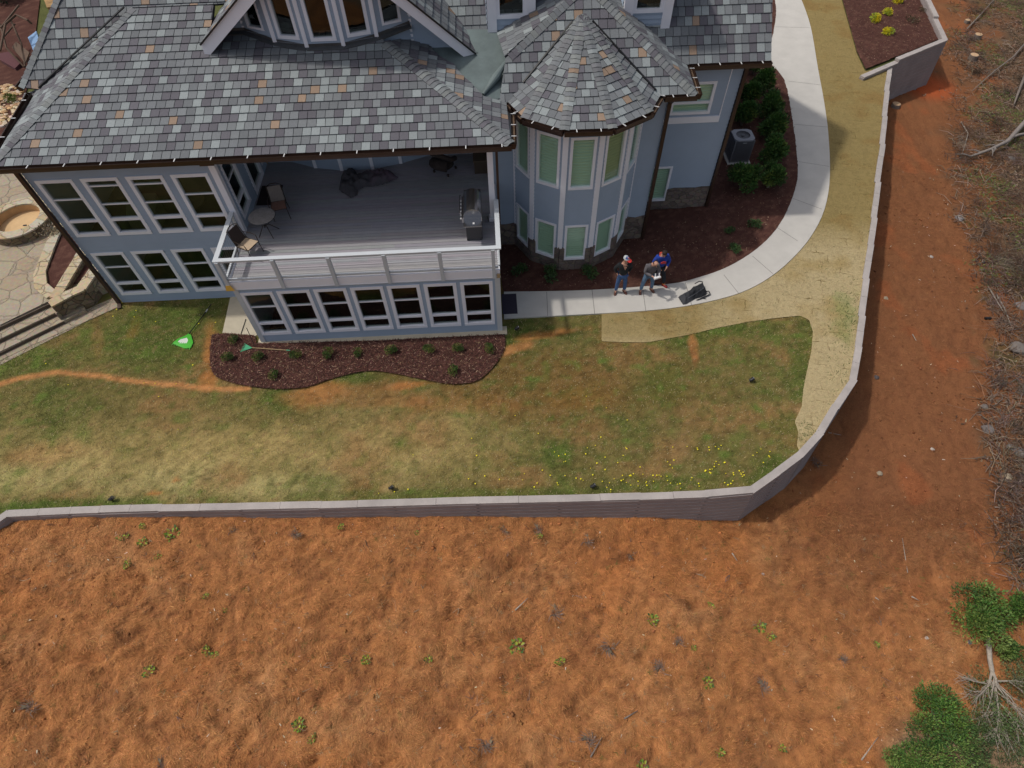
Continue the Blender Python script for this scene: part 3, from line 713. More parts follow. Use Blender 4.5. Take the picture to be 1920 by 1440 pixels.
PLAN_PX=[(1620,137),(1684,110),(1772,74),(1754,35),(1735,-4),(1715,-44)]
PLZ=.35
PLAN=P2(PLAN_PX,PLZ)
YARD=WALL[:]+[PLAN[2],PLAN[3],PLAN[4],PLAN[5],(34,70),(-60,70),(-60,WALL[0][1]-2)]
# base height of the dirt just outside the wall
def dirt_h(x,y,fine=True):
    x=np.asarray(x,float); y=np.asarray(y,float)
    zb=np.interp(x,[-20,-11.3,-3.5,4.3,7.2,12,24,40],[-.15,-.22,-.62,-1.10,-1.66,-2.15,-1.9,-2.2])
    wx=np.interp(y,[7.4,9.2,11.3,14,20,30,40],[7.2,9.8,11.9,13.5,15.8,21,27])
    dy=np.maximum(0,7.6-y); dx=np.maximum(0,x-wx)*(y>6.8)
    h=zb-.11*dy-.05*np.minimum(dx,20)-.004*dy**1.5
    if fine:
        amp=np.interp(y,[-5,6.2,7.2,9],[.20,.12,.04,.07])
        lump=fbm(x*1.5+3+.6*vnoise(x*.8,y*.8),y*2.4+7,4)-.5
        rl_=1-np.abs(2*fbm(x*1.3+60+.5*vnoise(x*3,y*3),y*.55+8,3)-1)*9; h=h-.05*np.clip(rl_,0,1)+.13*(fbm(x*2.6+9,y*3.4+2,2)-.5)*(y<7.2)+amp*2.3*lump+.16*(vnoise(x*.55,y*.7)-.5)+.06*(vnoise(x*5,y*7)-.5)+.018*(vnoise(x*17,y*23)-.5)
        hole=np.maximum(0,vnoise(x*1.15+40,y*1.5+11)-.80)*1.2; h=h-hole*(y<7)
        h=np.where((y<8)&(x<7.5),np.minimum(h,ZW-.12),h)
    return h
def G(px,py):
    """pixel -> point on the dirt slope"""
    z=-1.2
    for _ in range(12):
        p=at(px,py,z); z=.5*z+.5*float(dirt_h(p.x,p.y))
    p=at(px,py,z); return Vector((p.x,p.y,float(dirt_h(p.x,p.y))))
def grid(name,xs,ys,hf,colf,m_,keep=None,snap=None,sd=.2):
    X,Y=np.meshgrid(xs,ys,indexing='ij'); Z=hf(X,Y); nx,ny=X.shape
    V=np.stack([X,Y,Z],-1).reshape(-1,3)
    i,j=np.meshgrid(np.arange(nx-1),np.arange(ny-1),indexing='ij'); a=(i*ny+j).ravel(); F=np.stack([a,a+ny,a+ny+1,a+1],1)
    fc=V[F].mean(1)
    if keep is not None:
        k=keep(fc[:,0],fc[:,1]); F=F[k]; fc=fc[k]
    used=np.unique(F); mp=-np.ones(len(V),int); mp[used]=np.arange(len(used)); V=V[used]; F=mp[F]
    if snap is not None:
        E_=np.sort(np.concatenate([F[:,[0,1]],F[:,[1,2]],F[:,[2,3]],F[:,[3,0]]]),1); u,c=np.unique(E_,axis=0,return_counts=True); bv=np.unique(u[c==1])
        P=V[bv,:2]; best=np.full(len(P),1e9); BP=P.copy(); n_=len(snap)
        for i in range(n_):
            a=np.array(snap[i],float); d=np.array(snap[(i+1)%n_],float)-a; l=(d@d)
            if l<1e-9: continue
            t=np.clip(((P-a)@d)/l,0,1); q=a+t[:,None]*d; r=np.hypot(*(P-q).T); k=r<best; best[k]=r[k]; BP[k]=q[k]
        k=best<sd; V[bv[k],:2]=BP[k]
    C=colf(V[:,0],V[:,1],V[:,2])
    me=bpy.data.meshes.new(name); me.vertices.add(len(V)); me.vertices.foreach_set('co',V.astype(np.float32).ravel())
    me.loops.add(F.size); me.loops.foreach_set('vertex_index',F.astype(np.int32).ravel())
    me.polygons.add(len(F)); me.polygons.foreach_set('loop_start',np.arange(0,F.size,4,dtype=np.int32)); me.update(calc_edges=True)
    at_=me.attributes.new('col','FLOAT_COLOR','POINT'); arr=np.ones((len(V),4),np.float32); arr[:,:3]=C; at_.data.foreach_set('color',arr.ravel())
    me.shade_smooth(); me.materials.append(m_); o=bpy.data.objects.new(name,me); COL.objects.link(o); return o
def blend(C,col,wt):
    wt=np.clip(wt,0,1)[:,None]; return C*(1-wt)+np.array(col)*wt
def blob(PX,PY,cx_,cy_,rx,ry,ang=0,soft=.6,nz=None):
    a=R(ang); dx=PX-cx_; dy=PY-cy_; u=(dx*math.cos(a)+dy*math.sin(a))/rx; v=(-dx*math.sin(a)+dy*math.cos(a))/ry
    d=np.sqrt(u*u+v*v)
    if nz is not None: d=d+nz
    return np.clip((1-d)/soft+.5*0,0,1)
# ---- earth slope
STRAW=(.44,.185,.072)
def dirt_col(X,Y,Z):
    PX,PY=proj(X,Y,Z); n1=fbm(X*.9,Y*.9,4); n2=fbm(X*4+5,Y*5,4); n3=fbm(X*.35+9,Y*.35,3)
    C=np.tile(np.array((.425,.184,.068)),(len(X),1))
    C=blend(C,(.455,.232,.10),(n1-.5)*2.0)          # paler straw
    C=blend(C,(.42,.16,.053),(n3-.52)*3)         # redder clay
    C=blend(C,(.27,.105,.042),(n2-.54)*3)
    n7=fbm(X*8+3,Y*9,3); C=C*(.80+.42*n7)[:,None]; rl=1-np.abs(2*fbm(X*1.3+60+.5*vnoise(X*3,Y*3),Y*.55+8,3)-1)*9; C=blend(C,(.17,.07,.035),np.clip(rl,0,1)*.45)
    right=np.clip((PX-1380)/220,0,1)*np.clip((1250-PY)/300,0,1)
    C=blend(C,np.array((.195,.080,.038)),right*.85)  # dark red clay at the right, with some shade painted into the colour
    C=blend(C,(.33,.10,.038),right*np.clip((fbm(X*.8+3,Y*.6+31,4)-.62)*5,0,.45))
    C=blend(C,(.50,.10,.03),blob(PX,PY,1735,160,70,30,15)*.8)
    edge=np.interp(PY,[-50,200,330,500,640,780,900,1050,1150,1500],[1795,1800,1790,1840,1880,1850,1880,1900,1930,2100])
    wb=np.clip((PX-edge)/110+(n1-.5)*2.4,0,1)
    C=blend(C,(.115,.078,.05),wb)
    C=blend(C,(.13,.13,.045),wb*np.clip((n3-.5)*6,0,.7))
    C=blend(C,(.22,.13,.07),wb*np.clip((n2-.55)*5,0,.6))
    C=blend(C,(.26,.20,.13),np.clip((PY-1330)/60,0,1)*np.clip((PX-1640)/60,0,1)*.8)
    return C*(.93+.14*vnoise(X*40,Y*40))[:,None]
def _fib(m,N,L,b,tc,src):
    n=N.new('ShaderNodeTexNoise'); n.inputs['Scale'].default_value=24; n.inputs['Detail'].default_value=10; n.inputs['Roughness'].default_value=.75; n.inputs['Distortion'].default_value=1.6
    L.new(tc.outputs['Object'],n.inputs['Vector'])
    mr=N.new('ShaderNodeMapRange'); mr.inputs['From Min'].default_value=.3; mr.inputs['From Max'].default_value=.7; mr.inputs['To Min'].default_value=.66; mr.inputs['To Max'].default_value=1.34; L.new(n.outputs['Fac'],mr.inputs['Value'])
    vm=N.new('ShaderNodeVectorMath'); vm.operation='SCALE'; L.new(src,vm.inputs[0]); L.new(mr.outputs[0],vm.inputs['Scale']); L.new(vm.outputs[0],b.inputs['Base Color'])
    bp=N.new('ShaderNodeBump'); bp.inputs['Strength'].default_value=.55; bp.inputs['Distance'].default_value=.05; L.new(n.outputs['Fac'],bp.inputs['Height']); L.new(bp.outputs[0],b.inputs['Normal'])
M_DIRT=mat('clay_earth',attr=True,rough=1,spec=.1,extra=_fib)
M_LAWN=mat('lawn_soil',attr=True,rough=1,spec=.1,extra=_fib)
xs=np.concatenate([np.arange(-120,-22,8),np.arange(-22,30,.13),np.arange(30,50,.4),np.arange(50,160,10)])
ys=np.concatenate([np.arange(-80,-3,6),np.arange(-3,9,.10),np.arange(9,26,.16),np.arange(26,60,.5),np.arange(60,200,12)])
g=grid('ground',xs,ys,lambda X,Y:np.where(inside(X.ravel(),Y.ravel(),[(p[0],p[1]) for p in YARD]).reshape(X.shape)&(Y>8.2),-2.4,dirt_h(X,Y)),dirt_col,M_DIRT); tag(g,kind='structure')
# ---- yard sheet
LG=np.array
def lawn_w(X,Y):
    PX,PY=proj(X,Y,np.zeros_like(X)); n1=fbm(X*1.1,Y*1.1,4); n2=fbm(X*3.2+5,Y*3.2,4); n3=fbm(X*.45+9,Y*.6,3); nz=(n1-.5)*1.3
    C=np.tile(np.array((.150,.128,.052)),(len(X),1)); g=np.full(len(X),.55)
    dry=np.exp(-(((PY-(842-.055*(PX-600))+ -0*PX)/75)**2))*np.clip((1050-PX)/250,0,1)
    dry=dry*np.clip(.95+nz*2.0,0,1.15)
    C=blend(C,(.35,.27,.13),dry*.8); g=g*(1-.5*np.clip(dry,0,1))
    dry2=np.exp(-(((PY-905)/40)**2))*np.clip((900-PX)/300,0,1)*np.clip(.6+nz*2.4,0,1)
    C=blend(C,(.38,.33,.17),dry2*.8)
    C=blend(C,(.26,.15,.075),np.clip((n3-.53)*5,0,.75)*.8)
    C=blend(C,(.155,.095,.038),blob(PX,PY,1010,720,330,95,0,nz=nz)*.75)
    gr=np.clip((n2-.5)*4+(n1-.5)*2,0,1); C=blend(C,(.098,.125,.038),gr*.7*(1-.6*np.clip(dry,0,1))); g=np.clip(g+gr*.4,0,1)
    def soil(cx_,cy_,rx,ry,a=0,s=.9,col=(.40,.17,.065),k=.8):
        nonlocal C,g
        w_=blob(PX,PY,cx_,cy_,rx,ry,a,soft=.5,nz=nz*.8)*s; C=blend(C,col,w_*k); g=g*(1-.85*w_)
    def lush(cx_,cy_,rx,ry,a=0,s=.75,col=(.072,.115,.028)):
        nonlocal C,g
        w_=blob(PX,PY,cx_,cy_,rx,ry,a,soft=.6,nz=nz*.9)*s; C=blend(C,col,w_*.9); g=np.clip(g+w_*.6,0,1)
    lush(330,590,150,38,-3); lush(250,640,120,60,0,.7); lush(110,770,80,80,0,.5); lush(330,650,70,50,0,.6); lush(60,680,90,40,-10,.6); lush(520,745,45,30); lush(500,700,60,20,0,.6); lush(430,700,60,12,10,.8)
    lush(660,708,60,16,-5); lush(980,610,45,22); lush(965,640,25,25,0,.8); lush(1340,620,120,22,-14); lush(1500,690,30,90,5,.7); lush(1470,800,50,30,0,.6); lush(1440,880,70,30,-35,.8); lush(1230,720,60,60,0,.5); lush(1040,850,45,30,0,.8); lush(760,830,50,25,0,.6); lush(600,905,60,25,0,.6); lush(120,948,260,14,-3,.9); lush(900,925,500,12,-1,.6); lush(1250,905,160,18,-2,.5); lush(1420,620,60,20,-10,.6); lush(40,950,60,14,-8)
    soil(770,722,60,10,-8,1); soil(600,735,60,28,-15,.8); soil(700,745,180,26,0,.6,(.26,.13,.06)); soil(960,655,50,10,-14,1,(.42,.20,.09)); soil(1040,625,80,10,-8,.8); soil(1080,745,70,30,0,.5,(.24,.13,.04)); soil(850,760,140,24,0,.5,(.27,.12,.05)); soil(1301,655,9,36,-10,.9,(.36,.15,.07)); soil(395,655,22,60,0,.9); soil(182,630,14,50,-6,.45,(.30,.16,.08)); soil(250,620,12,40,20,.3); soil(390,710,22,22,0,.9); soil(100,850,90,30,-10,.5,(.34,.18,.09)); soil(1500,770,22,10,15,.8,(.38,.25,.15)); soil(1270,820,60,20,60,.4,(.26,.16,.09)); soil(330,900,10,6); soil(290,925,18,6)
    # the washed-out rut across the lawn
    yr=np.interp(PX,[-20,40,110,190,260,340,420,470],[726,708,699,705,716,723,729,728]); rut=np.clip(1.3-np.abs(PY-yr+nz*5)/5.5,0,1)*(PX<470)
    C=blend(C,(.46,.22,.10),rut*.95); g=g*(1-rut)
    n5=fbm(X*7,Y*8,2); n6=vnoise(X*2.7+50,Y*3.1); C=C*(.52+.92*n5)[:,None]*np.array((1.08,1.03,.86)); C=blend(C,(.12,.175,.035),np.clip((n6-.72)*4,0,.8)*np.clip(g,0,1)); C=blend(C,(.20,.12,.06),np.clip((n5-.70)*6,0,.6))
    far=(Y>20)|(PX>1640)
    C=np.where(far[:,None],np.array((.10,.11,.04)),C)
    return C,g
def lawn_col(X,Y,Z):
    C,g=lawn_w(X,Y); return C*(.9+.2*vnoise(X*30,Y*30))[:,None]
xs=np.concatenate([np.arange(-60,-22,3),np.arange(-22,22,.12),np.arange(22,34,.3)])
ys=np.concatenate([np.arange(4,18,.10),np.arange(18,46,.3),np.arange(46,70,2.0)])
yg=grid('lawn',xs,ys,lambda X,Y:.012*(fbm(X*2,Y*2)-.5)-.008,lawn_col,M_LAWN,keep=lambda x,y:inside(x,y,YARD),snap=YARD,sd=.35); tag(yg,kind='structure')
# ---- slabs and beds as extruded outlines
def slab(name,poly,z0,z1,m_,org=(0,0,0)):
    bm=bmesh.new(); vs=[bm.verts.new((p[0],p[1],z1)) for p in poly]; f=bm.faces.new(vs); 
    if f.normal.z<0 or area([(p[0],p[1]) for p in poly])<0: bmesh.ops.reverse_faces(bm,faces=[f])
    r=bmesh.ops.extrude_face_region(bm,geom=[f]); vv=[v for v in r['geom'] if isinstance(v,bmesh.types.BMVert)]
    for v in vv: v.co.z=z0
    bmesh.ops.triangulate(bm,faces=[x for x in bm.faces if len(x.verts)>4])
    bmesh.ops.recalc_face_normals(bm,faces=bm.faces); me=bpy.data.meshes.new(name); bm.to_mesh(me); bm.free(); me.materials.append(m_)
    o=bpy.data.objects.new(name,me); COL.objects.link(o); return o
WIN=[(945,547),(1100,544),(1250,533),(1310,520),(1365,500),(1417,468),(1455,430),(1480,385),(1495,335),(1494,290),(1488,240),(1480,190),(1470,150),(1448,122),(1441,100),(1450,60),(1455,25),(1452,-10),(1448,-40)]
WOUT=[(945,597),(1120,588),(1205,583),(1270,576),(1330,565),(1390,548),(1440,522),(1482,488),(1520,444),(1546,392),(1556,330),(1553,250),(1545,190),(1534,130),(1520,50),(1503,0),(1490,-30)]
wi=smooth(P2(WIN,.05),4); wo=smooth(P2(WOUT,.05),4)
walk=slab('walkway',wi+wo[::-1],-.1,.055,M_CONC); tag(walk,kind='structure')
# control joints cut as thin dark grooves laid 3 mm proud
jm=mat('joint_shadow',(.16,.15,.14),.95); mb=MB()
for a,b in [((1025,547),(1027,592)),((1110,543),(1115,588)),((1205,540),(1211,584)),((1285,530),(1297,572)),((1357,515),(1385,550)),((1411,480),(1450,514)),((1455,425),(1496,452)),((1487,372),(1541,392)),((1498,303),(1555,312)),((1489,233),(1551,238)),((1478,152),(1538,159)),((1454,50),(1518,52))]:
    p,q=at(*a,.059),at(*b,.059); d=(q-p).normalized(); n=Vector((d.y,-d.x,0))*.009; mb.face([p+n,q+n,q-n,p-n][::-1])
o=mb.build('walkway_joint_lines',jm); tag(o,kind='structure')
pad=slab('concrete_pad',P2([(432,556),(447,548),(482,628),(478,630),(417,624)],.02),-.1,.022,M_CONC2); tag(pad,kind='structure')
def mulch_col(X,Y,Z):
    n=fbm(X*6,Y*6,4); C=np.tile(np.array((.085,.038,.030)),(len(X),1)); C=blend(C,(.15,.075,.055),(n-.5)*3); return C
M_MULCH=mat('bark_mulch',attr=True,rough=1,spec=.1,extra=_fib)
def bed(name,poly,step=.09,z=.02,amp=.05):
    xs_=[p[0] for p in poly]; ys_=[p[1] for p in poly]
    return tag(grid(name,np.arange(min(xs_),max(xs_)+step,step),np.arange(min(ys_),max(ys_)+step,step),lambda X,Y:z+amp*fbm(X*3,Y*3,3)+.02*(vnoise(X*25,Y*25)),mulch_col,M_MULCH,keep=lambda x,y:inside(x,y,poly),snap=poly),kind='structure')
MB1=smooth(P2([(398,629),(394,671),(401,702),(425,715),(455,723),(516,730),(573,727),(622,711),(682,697),(727,699),(788,711),(848,721),(894,715),(924,690),(941,665),(947,648),(946,628)],.02),3)+P2([(700,640),(481,645),(478,630),(425,626)],.02)
bed('mulch_bed',MB1,.08)
MB2=P2([(944,548),(1100,545),(1250,534),(1310,521),(1365,501),(1417,469),(1455,431),(1480,386),(1495,336),(1494,290),(1488,240),(1480,190),(1470,150),(1448,122),(1441,100),(1450,60),(1455,25),(1452,-10)],.02)+[(9,40),(8,20.3),(5.6,20.3),(5.5,18.6),(1,18.6),(0.0,18.7)]
bed('mulch_bed',smooth(MB2[:18],2)+MB2[18:],.11)
MB3=P2([(1622,132),(1684,107),(1770,72),(1752,35),(1733,-4),(1713,-44),(1560,-60),(1578,0),(1592,50),(1606,100)],.02)
bed('mulch_bed',MB3,.12,z=.05,amp=.08)
# ---- straw erosion blanket
def straw_col(X,Y,Z):
    PX,PY=proj(X,Y,Z); n1=fbm(X*.9+4,Y*.9,4); n2=fbm(X*3,Y*3,4)
    C=np.tile(np.array((.42,.335,.185)),(len(X),1)); C=blend(C,(.36,.27,.125),(n1-.48)*4)
    wet_shade=np.clip((470-PY)/60,0,1)*np.clip((PX-1400)/60,0,1)+np.clip((1420-PX)/140,0,1)*np.clip((655-PY)/30,0,1)*.75  # darker straw: part damp, part shade painted into its colour
    C=blend(C,(.25,.185,.068),wet_shade*.85); C=blend(C,(.25,.16,.06),np.clip((n1-.58)*6,0,1)*wet_shade*.7)
    C=blend(C,(.20,.24,.08),blob(PX,PY,1590,600,35,60,0,nz=(n2-.5)*2)*.5)
    return C*(.92+.16*vnoise(X*35,Y*35))[:,None]
def _strawmat(m,N,L,b,tc,src):
    n=N.new('ShaderNodeTexNoise'); n.inputs['Scale'].default_value=30; n.inputs['Detail'].default_value=8; n.inputs['Roughness'].default_value=.7; L.new(tc.outputs['Object'],n.inputs['Vector'])
    br=N.new('ShaderNodeTexBrick'); br.inputs['Scale'].default_value=1.0; br.inputs['Brick Width'].default_value=.62; br.inputs['Row Height'].default_value=.40; br.inputs['Mortar Size'].default_value=.011; br.inputs['Mortar Smooth'].default_value=.2
    n3=N.new('ShaderNodeTexNoise'); n3.inputs['Scale'].default_value=3; n3.inputs['Detail'].default_value=4; L.new(tc.outputs['Object'],n3.inputs['Vector'])
    mp=N.new('ShaderNodeMapping'); mp.inputs['Rotation'].default_value=(0,0,.25); L.new(tc.outputs['Object'],mp.inputs[0])
    vm=N.new('ShaderNodeMix'); vm.data_type='VECTOR'; vm.inputs['Factor'].default_value=.22; L.new(mp.outputs[0],vm.inputs['A']); L.new(n3.outputs['Color'],vm.inputs['B']); L.new(vm.outputs['Result'],br.inputs['Vector'])
    n4=N.new('ShaderNodeTexNoise'); n4.inputs['Scale'].default_value=1.7; n4.inputs['Detail'].default_value=5; L.new(tc.outputs['Object'],n4.inputs['Vector'])
    gt=N.new('ShaderNodeMapRange'); gt.inputs['From Min'].default_value=.50; gt.inputs['From Max'].default_value=.66; L.new(n4.outputs['Fac'],gt.inputs['Value'])
    mu=N.new('ShaderNodeMath'); mu.operation='MULTIPLY'; L.new(br.outputs['Fac'],mu.inputs[0]); L.new(gt.outputs[0],mu.inputs[1])
    mr=N.new('ShaderNodeMapRange'); mr.inputs['From Min'].default_value=.3; mr.inputs['From Max'].default_value=.7; mr.inputs['To Min'].default_value=.78; mr.inputs['To Max'].default_value=1.2; L.new(n.outputs['Fac'],mr.inputs['Value'])
    sc_=N.new('ShaderNodeVectorMath'); sc_.operation='SCALE'; L.new(src,sc_.inputs[0]); L.new(mr.outputs[0],sc_.inputs['Scale'])
    mx=N.new('ShaderNodeMix'); mx.data_type='RGBA'; L.new(mu.outputs[0],mx.inputs['Factor']); L.new(sc_.outputs[0],mx.inputs['A']); mx.inputs['B'].default_value=(.12,.085,.03,1); L.new(mx.outputs['Result'],b.inputs['Base Color'])
    bp=N.new('ShaderNodeBump'); bp.inputs['Strength'].default_value=.35; bp.inputs['Distance'].default_value=.03; L.new(n.outputs['Fac'],bp.inputs['Height']); L.new(bp.outputs[0],b.inputs['Normal'])
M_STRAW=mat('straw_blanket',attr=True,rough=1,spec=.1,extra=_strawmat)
wall_in=[(1500,850),(1538,808),(1566,762),(1600,710),(1608,650),(1615,592),(1622,522),(1631,458),(1637,408),(1644,341),(1653,270),(1661,170),(1664,126)]
inner=[(1128,592),(1128,640),(1170,642),(1215,642),(1290,628),(1345,615),(1400,604),(1450,597),(1500,592),(1517,600),(1524,622),(1521,660),(1512,700),(1506,730),(1503,763),(1490,790),(1497,812),(1494,835)]
SB=P2([(1128,590)],.012)+P2(WOUT[1:],.012)+P2([(1560,-60),(1578,0),(1592,50),(1606,100),(1622,134)],.012)+P2(wall_in[::-1],.012)+P2(inner[::-1],.012)
xs_=[p[0] for p in SB]; ys_=[p[1] for p in SB]
def keepSB(x,y): return inside(x+.06*(vnoise(x*5,y*5)-.5),y+.08*(vnoise(x*5+9,y*5)-.5),SB)
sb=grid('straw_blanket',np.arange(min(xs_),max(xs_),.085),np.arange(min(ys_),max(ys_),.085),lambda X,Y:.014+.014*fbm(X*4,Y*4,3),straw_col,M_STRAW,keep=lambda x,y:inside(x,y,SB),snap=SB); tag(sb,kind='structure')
# ================================================================== RETAINING WALLS
def ret_wall(name,pts,zt,zbot,label,capw=.30,step_every=None,zlist=None):
    root=empty(name,(pts[len(pts)//2][0],pts[len(pts)//2][1],0),label,'retaining wall')
    mb=MB(); cp=MB(); segs=[]
    for i in range(len(pts)-1):
        a,b=Vector(pts[i]),Vector(pts[i+1]); z=zt if zlist is None else zlist[i]
        if zlist is None and a.x>11.5:
            n_=max(1,round((b-a).length/2.2)); d=(b-a).normalized(); nn=Vector((d.y,-d.x))
            for k in range(n_): segs.append((a.lerp(b,k/n_)-nn*.012,a.lerp(b,(k+1)/n_)+nn*.022,z))
        else: segs.append((a,b,z))
    for i,(a,b,z) in enumerate(segs):
        a=tuple(a); b=tuple(b)
        d=(Vector(b)-Vector(a)).normalized(); e=d*.04
        a2=(a[0]-e.x,a[1]-e.y); b2=(b[0]+e.x,b[1]+e.y)
        za=zbot(*a); zb_=zbot(*b); n=Vector((d.y,-d.x)); 
        # battered block courses, wall outside on the right hand side
        zl=min(za,zb_)-.35; k=0; h=.2; zz=z-.09
        while zz>zl:
            o=.015+.013*k
            A=Vector(a2)+n*(o+.11); B=Vector(b2)+n*(o+.11); A0=Vector(a2)-n*.12; B0=Vector(b2)-n*.12
            mb.hexa([(A.x,A.y,zz-h+.0015),(B.x,B.y,zz-h+.0015),(B0.x,B0.y,zz-h+.0015),(A0.x,A0.y,zz-h+.0015)][::-1],[(A.x,A.y,zz),(B.x,B.y,zz),(B0.x,B0.y,zz),(A0.x,A0.y,zz)][::-1]); zz-=h; k+=1
        # caps
        L_=math.dist(a,b); m_=max(1,round(L_/1.0)); 
        jog=random.uniform(-.012,.012)
        for c in range(m_):
            t0,t1=c/m_,(c+1)/m_; p=Vector(a)+(Vector(b)-Vector(a))*t0; q=Vector(a)+(Vector(b)-Vector(a))*t1
            g_=.004; j=random.uniform(-.006,.006)+jog; ex0=.03 if c==0 else -g_; ex1=.03 if c==m_-1 else -g_
            cp.obox((p.x-d.x*ex0,p.y-d.y*ex0),(q.x+d.x*ex1,q.y+d.y*ex1),capw,z-.092+.001*(i%3),z+.001*(i%3)+.002*c,off=j)
    mb.build('block_face',M_BLOCK,root); cp.build('cap',M_CAP,root); return root
def wb_(x,y): return float(dirt_h(x,y,False))
ret_wall('retaining_wall',WALL,ZW,wb_,'long taupe block retaining wall curving round the lawn below the house',capw=.22)
PL2=[WALL[-1],PLAN[1]]
ret_wall('planter_wall',[PLAN[0],PLAN[1],PLAN[2],PLAN[3],PLAN[4],PLAN[5]],.35,wb_,'taupe block wall cornering round the mulch planter with yellow shrubs',capw=.26,zlist=[.20,.36,.36,.48,.48])
# ================================================================== LEFT PATIO
PZ=.45
pat=slab('patio',P2([(-60,590),(0,609),(90,565),(105,590),(120,560),(222,520),(190,400),(60,330),(-60,230),(-200,300),(-200,600)],PZ),-.1,PZ,M_FLAG); tag(pat,kind='structure')
st=empty('stone_steps',tuple(at(40,630,0)),'three flagstone steps going down from the patio to the lawn','steps')
M_STEPD=mat('step_riser_stone',(.10,.075,.055),.95,nscale=8,namp=.3)
for k,(l0,l1,r0,r1) in enumerate([((-60,640),(-60,664),(100,565),(113,582)),((-60,664),(-60,690),(113,582),(122,600)),((-60,690),(-60,716),(122,600),(128,610))]):
    zt=PZ-.15*(k+1)
    a=at(*l0,zt+.15); b=at(*r0,zt+.15)
    d=(b-a).normalized(); n=Vector((d.y,-d.x,0)); T0=a-d*1.0-n*.4; T1=b+d*.7-n*.4
    mb=MB(); w_=.40*1+.42
    mb.hexa([T0+Vector((0,0,-zt-.25)),T1+Vector((0,0,-zt-.25)),T1+n*w_+Vector((0,0,-zt-.25)),T0+n*w_+Vector((0,0,-zt-.25))][::-1] if False else [(T0.x,T0.y,-.1),(T1.x,T1.y,-.1),(T1.x+n.x*w_,T1.y+n.y*w_,-.1),(T0.x+n.x*w_,T0.y+n.y*w_,-.1)][::-1],[(T0.x,T0.y,zt+.004*k),(T1.x,T1.y,zt+.004*k),(T1.x+n.x*w_,T1.y+n.y*w_,zt+.004*k),(T0.x+n.x*w_,T0.y+n.y*w_,zt+.004*k)][::-1])
    mb.build('step',M_FLAG,st)
    r=MB(); a3=a+n*.012-d*1.0; b3=b+n*.012+d*.7
    r.hexa([(a3.x,a3.y,zt),(b3.x,b3.y,zt),(b3.x-n.x*.05,b3.y-n.y*.05,zt),(a3.x-n.x*.05,a3.y-n.y*.05,zt)][::-1],[(a3.x,a3.y,zt+.125),(b3.x,b3.y,zt+.125),(b3.x-n.x*.05,b3.y-n.y*.05,zt+.125),(a3.x-n.x*.05,a3.y-n.y*.05,zt+.125)][::-1]); r.build('riser',M_STEPD,st)
edge=slab('stone_path',P2([(-60,706),(0,676),(60,647),(140,612),(222,575),(218,556),(150,585),(110,600),(0,655),(-60,690)],.02),-.05,.022,M_FLAG); tag(edge,kind='structure')
def low_wall(name,pts,z0,z1,label,wd=.32,segs=.55,cat='stone wall'):
    o=(sum(p[0] for p in pts)/len(pts),sum(p[1] for p in pts)/len(pts),z0); root=empty(name,o,label,cat)
    b=MB(); c=MB()
    for i in range(len(pts)-1):
        p,q=pts[i],pts[i+1]; d=(Vector(q)-Vector(p)).normalized()*.06
        b.obox((p[0]-d.x,p[1]-d.y),(q[0]+d.x,q[1]+d.y),wd,z0-.1,z1-.06+.001*i)
        L_=math.dist(p,q); n_=max(1,round(L_/segs))
        for k in range(n_):
            a=Vector(p)+(Vector(q)-Vector(p))*(k/n_); e=Vector(p)+(Vector(q)-Vector(p))*((k+1)/n_); dd=(e-a).normalized()*.012
            ex=d if k==n_-1 else -dd
            c.obox((a.x+dd.x-(d.x if k==0 else 0),a.y+dd.y-(d.y if k==0 else 0)),(e.x+ex.x,e.y+ex.y),wd+random.uniform(.03,.08),z1-.058,z1+random.uniform(0,.012)+.002*i)
    b.build('stone_face',M_STONEW,root); c.build('cap_stone',M_CAPS,root); return root
low_wall('seat_wall',P2([(95,568),(125,552),(152,540),(180,500),(205,480)],.75),0.0,.75,'honey capped stone wall running from the steps to the house corner',wd=.36)
low_wall('planter_kerb',P2([(104,556),(125,520),(150,480),(175,440)],.72),.45,.72,'straight honey stone kerb dividing the small patio planter',wd=.34)
low_wall('planter_kerb',P2([(96,552),(76,535),(74,512),(90,470),(98,450),(112,420)],.62),.45,.62,'curved pale stone kerb on the patio side of the small planter',wd=.36)
bedp=P2([(100,550),(84,530),(88,505),(100,470),(120,430),(170,440),(150,480),(125,520)],.5)
bed('mulch_bed',bedp,.08,z=.5,amp=.04)
bedp2=P2([(104,556),(130,520),(185,455),(205,478),(150,538),(122,550)],.3)
bed('mulch_bed',bedp2,.08,z=.46,amp=.04)
# fire pit
fp=at(35,412,.75); fp.z=.45
pit=empty('fire_pit',tuple(fp),'round sandstone fire pit ring on the flagstone patio','fire pit')
mb=MB(); n=40
ro,ri,hh=1.28,.86,.42
def ring(mb,r0,r1,z0,z1,jag=0):
    for k in range(n):
        a0,a1=2*math.pi*k/n,2*math.pi*(k+1)/n
        q=[(r0,a0),(r1,a0),(r1,a1),(r0,a1)]
        mb.hexa([(fp.x+r*math.cos(a),fp.y+r*math.sin(a),z0) for r,a in q],[(fp.x+r*math.cos(a),fp.y+r*math.sin(a),z1) for r,a in q])
ring(mb,ri+.04,ro-.05,.35,.45+hh-.06); mb.build('ring_wall',M_STONEW,pit)
mb=MB(); ring(mb,ri,ro,.45+hh-.058,.45+hh); mb.build('cap_ring',M_CAPS,pit)
mb=MB(); mb.lathe([(ri+.03,.0),(ri+.03,.05)],32,(fp.x,fp.y,.45),(.5,.5,.5)); mb.build('sand_bed',mat('sand',(.62,.42,.22),.95,nscale=3,namp=.12),pit)
mb=MB(); mb.lathe([(ri+.02,.05),(ri+.015,.35)],32,(fp.x,fp.y,.45)); 
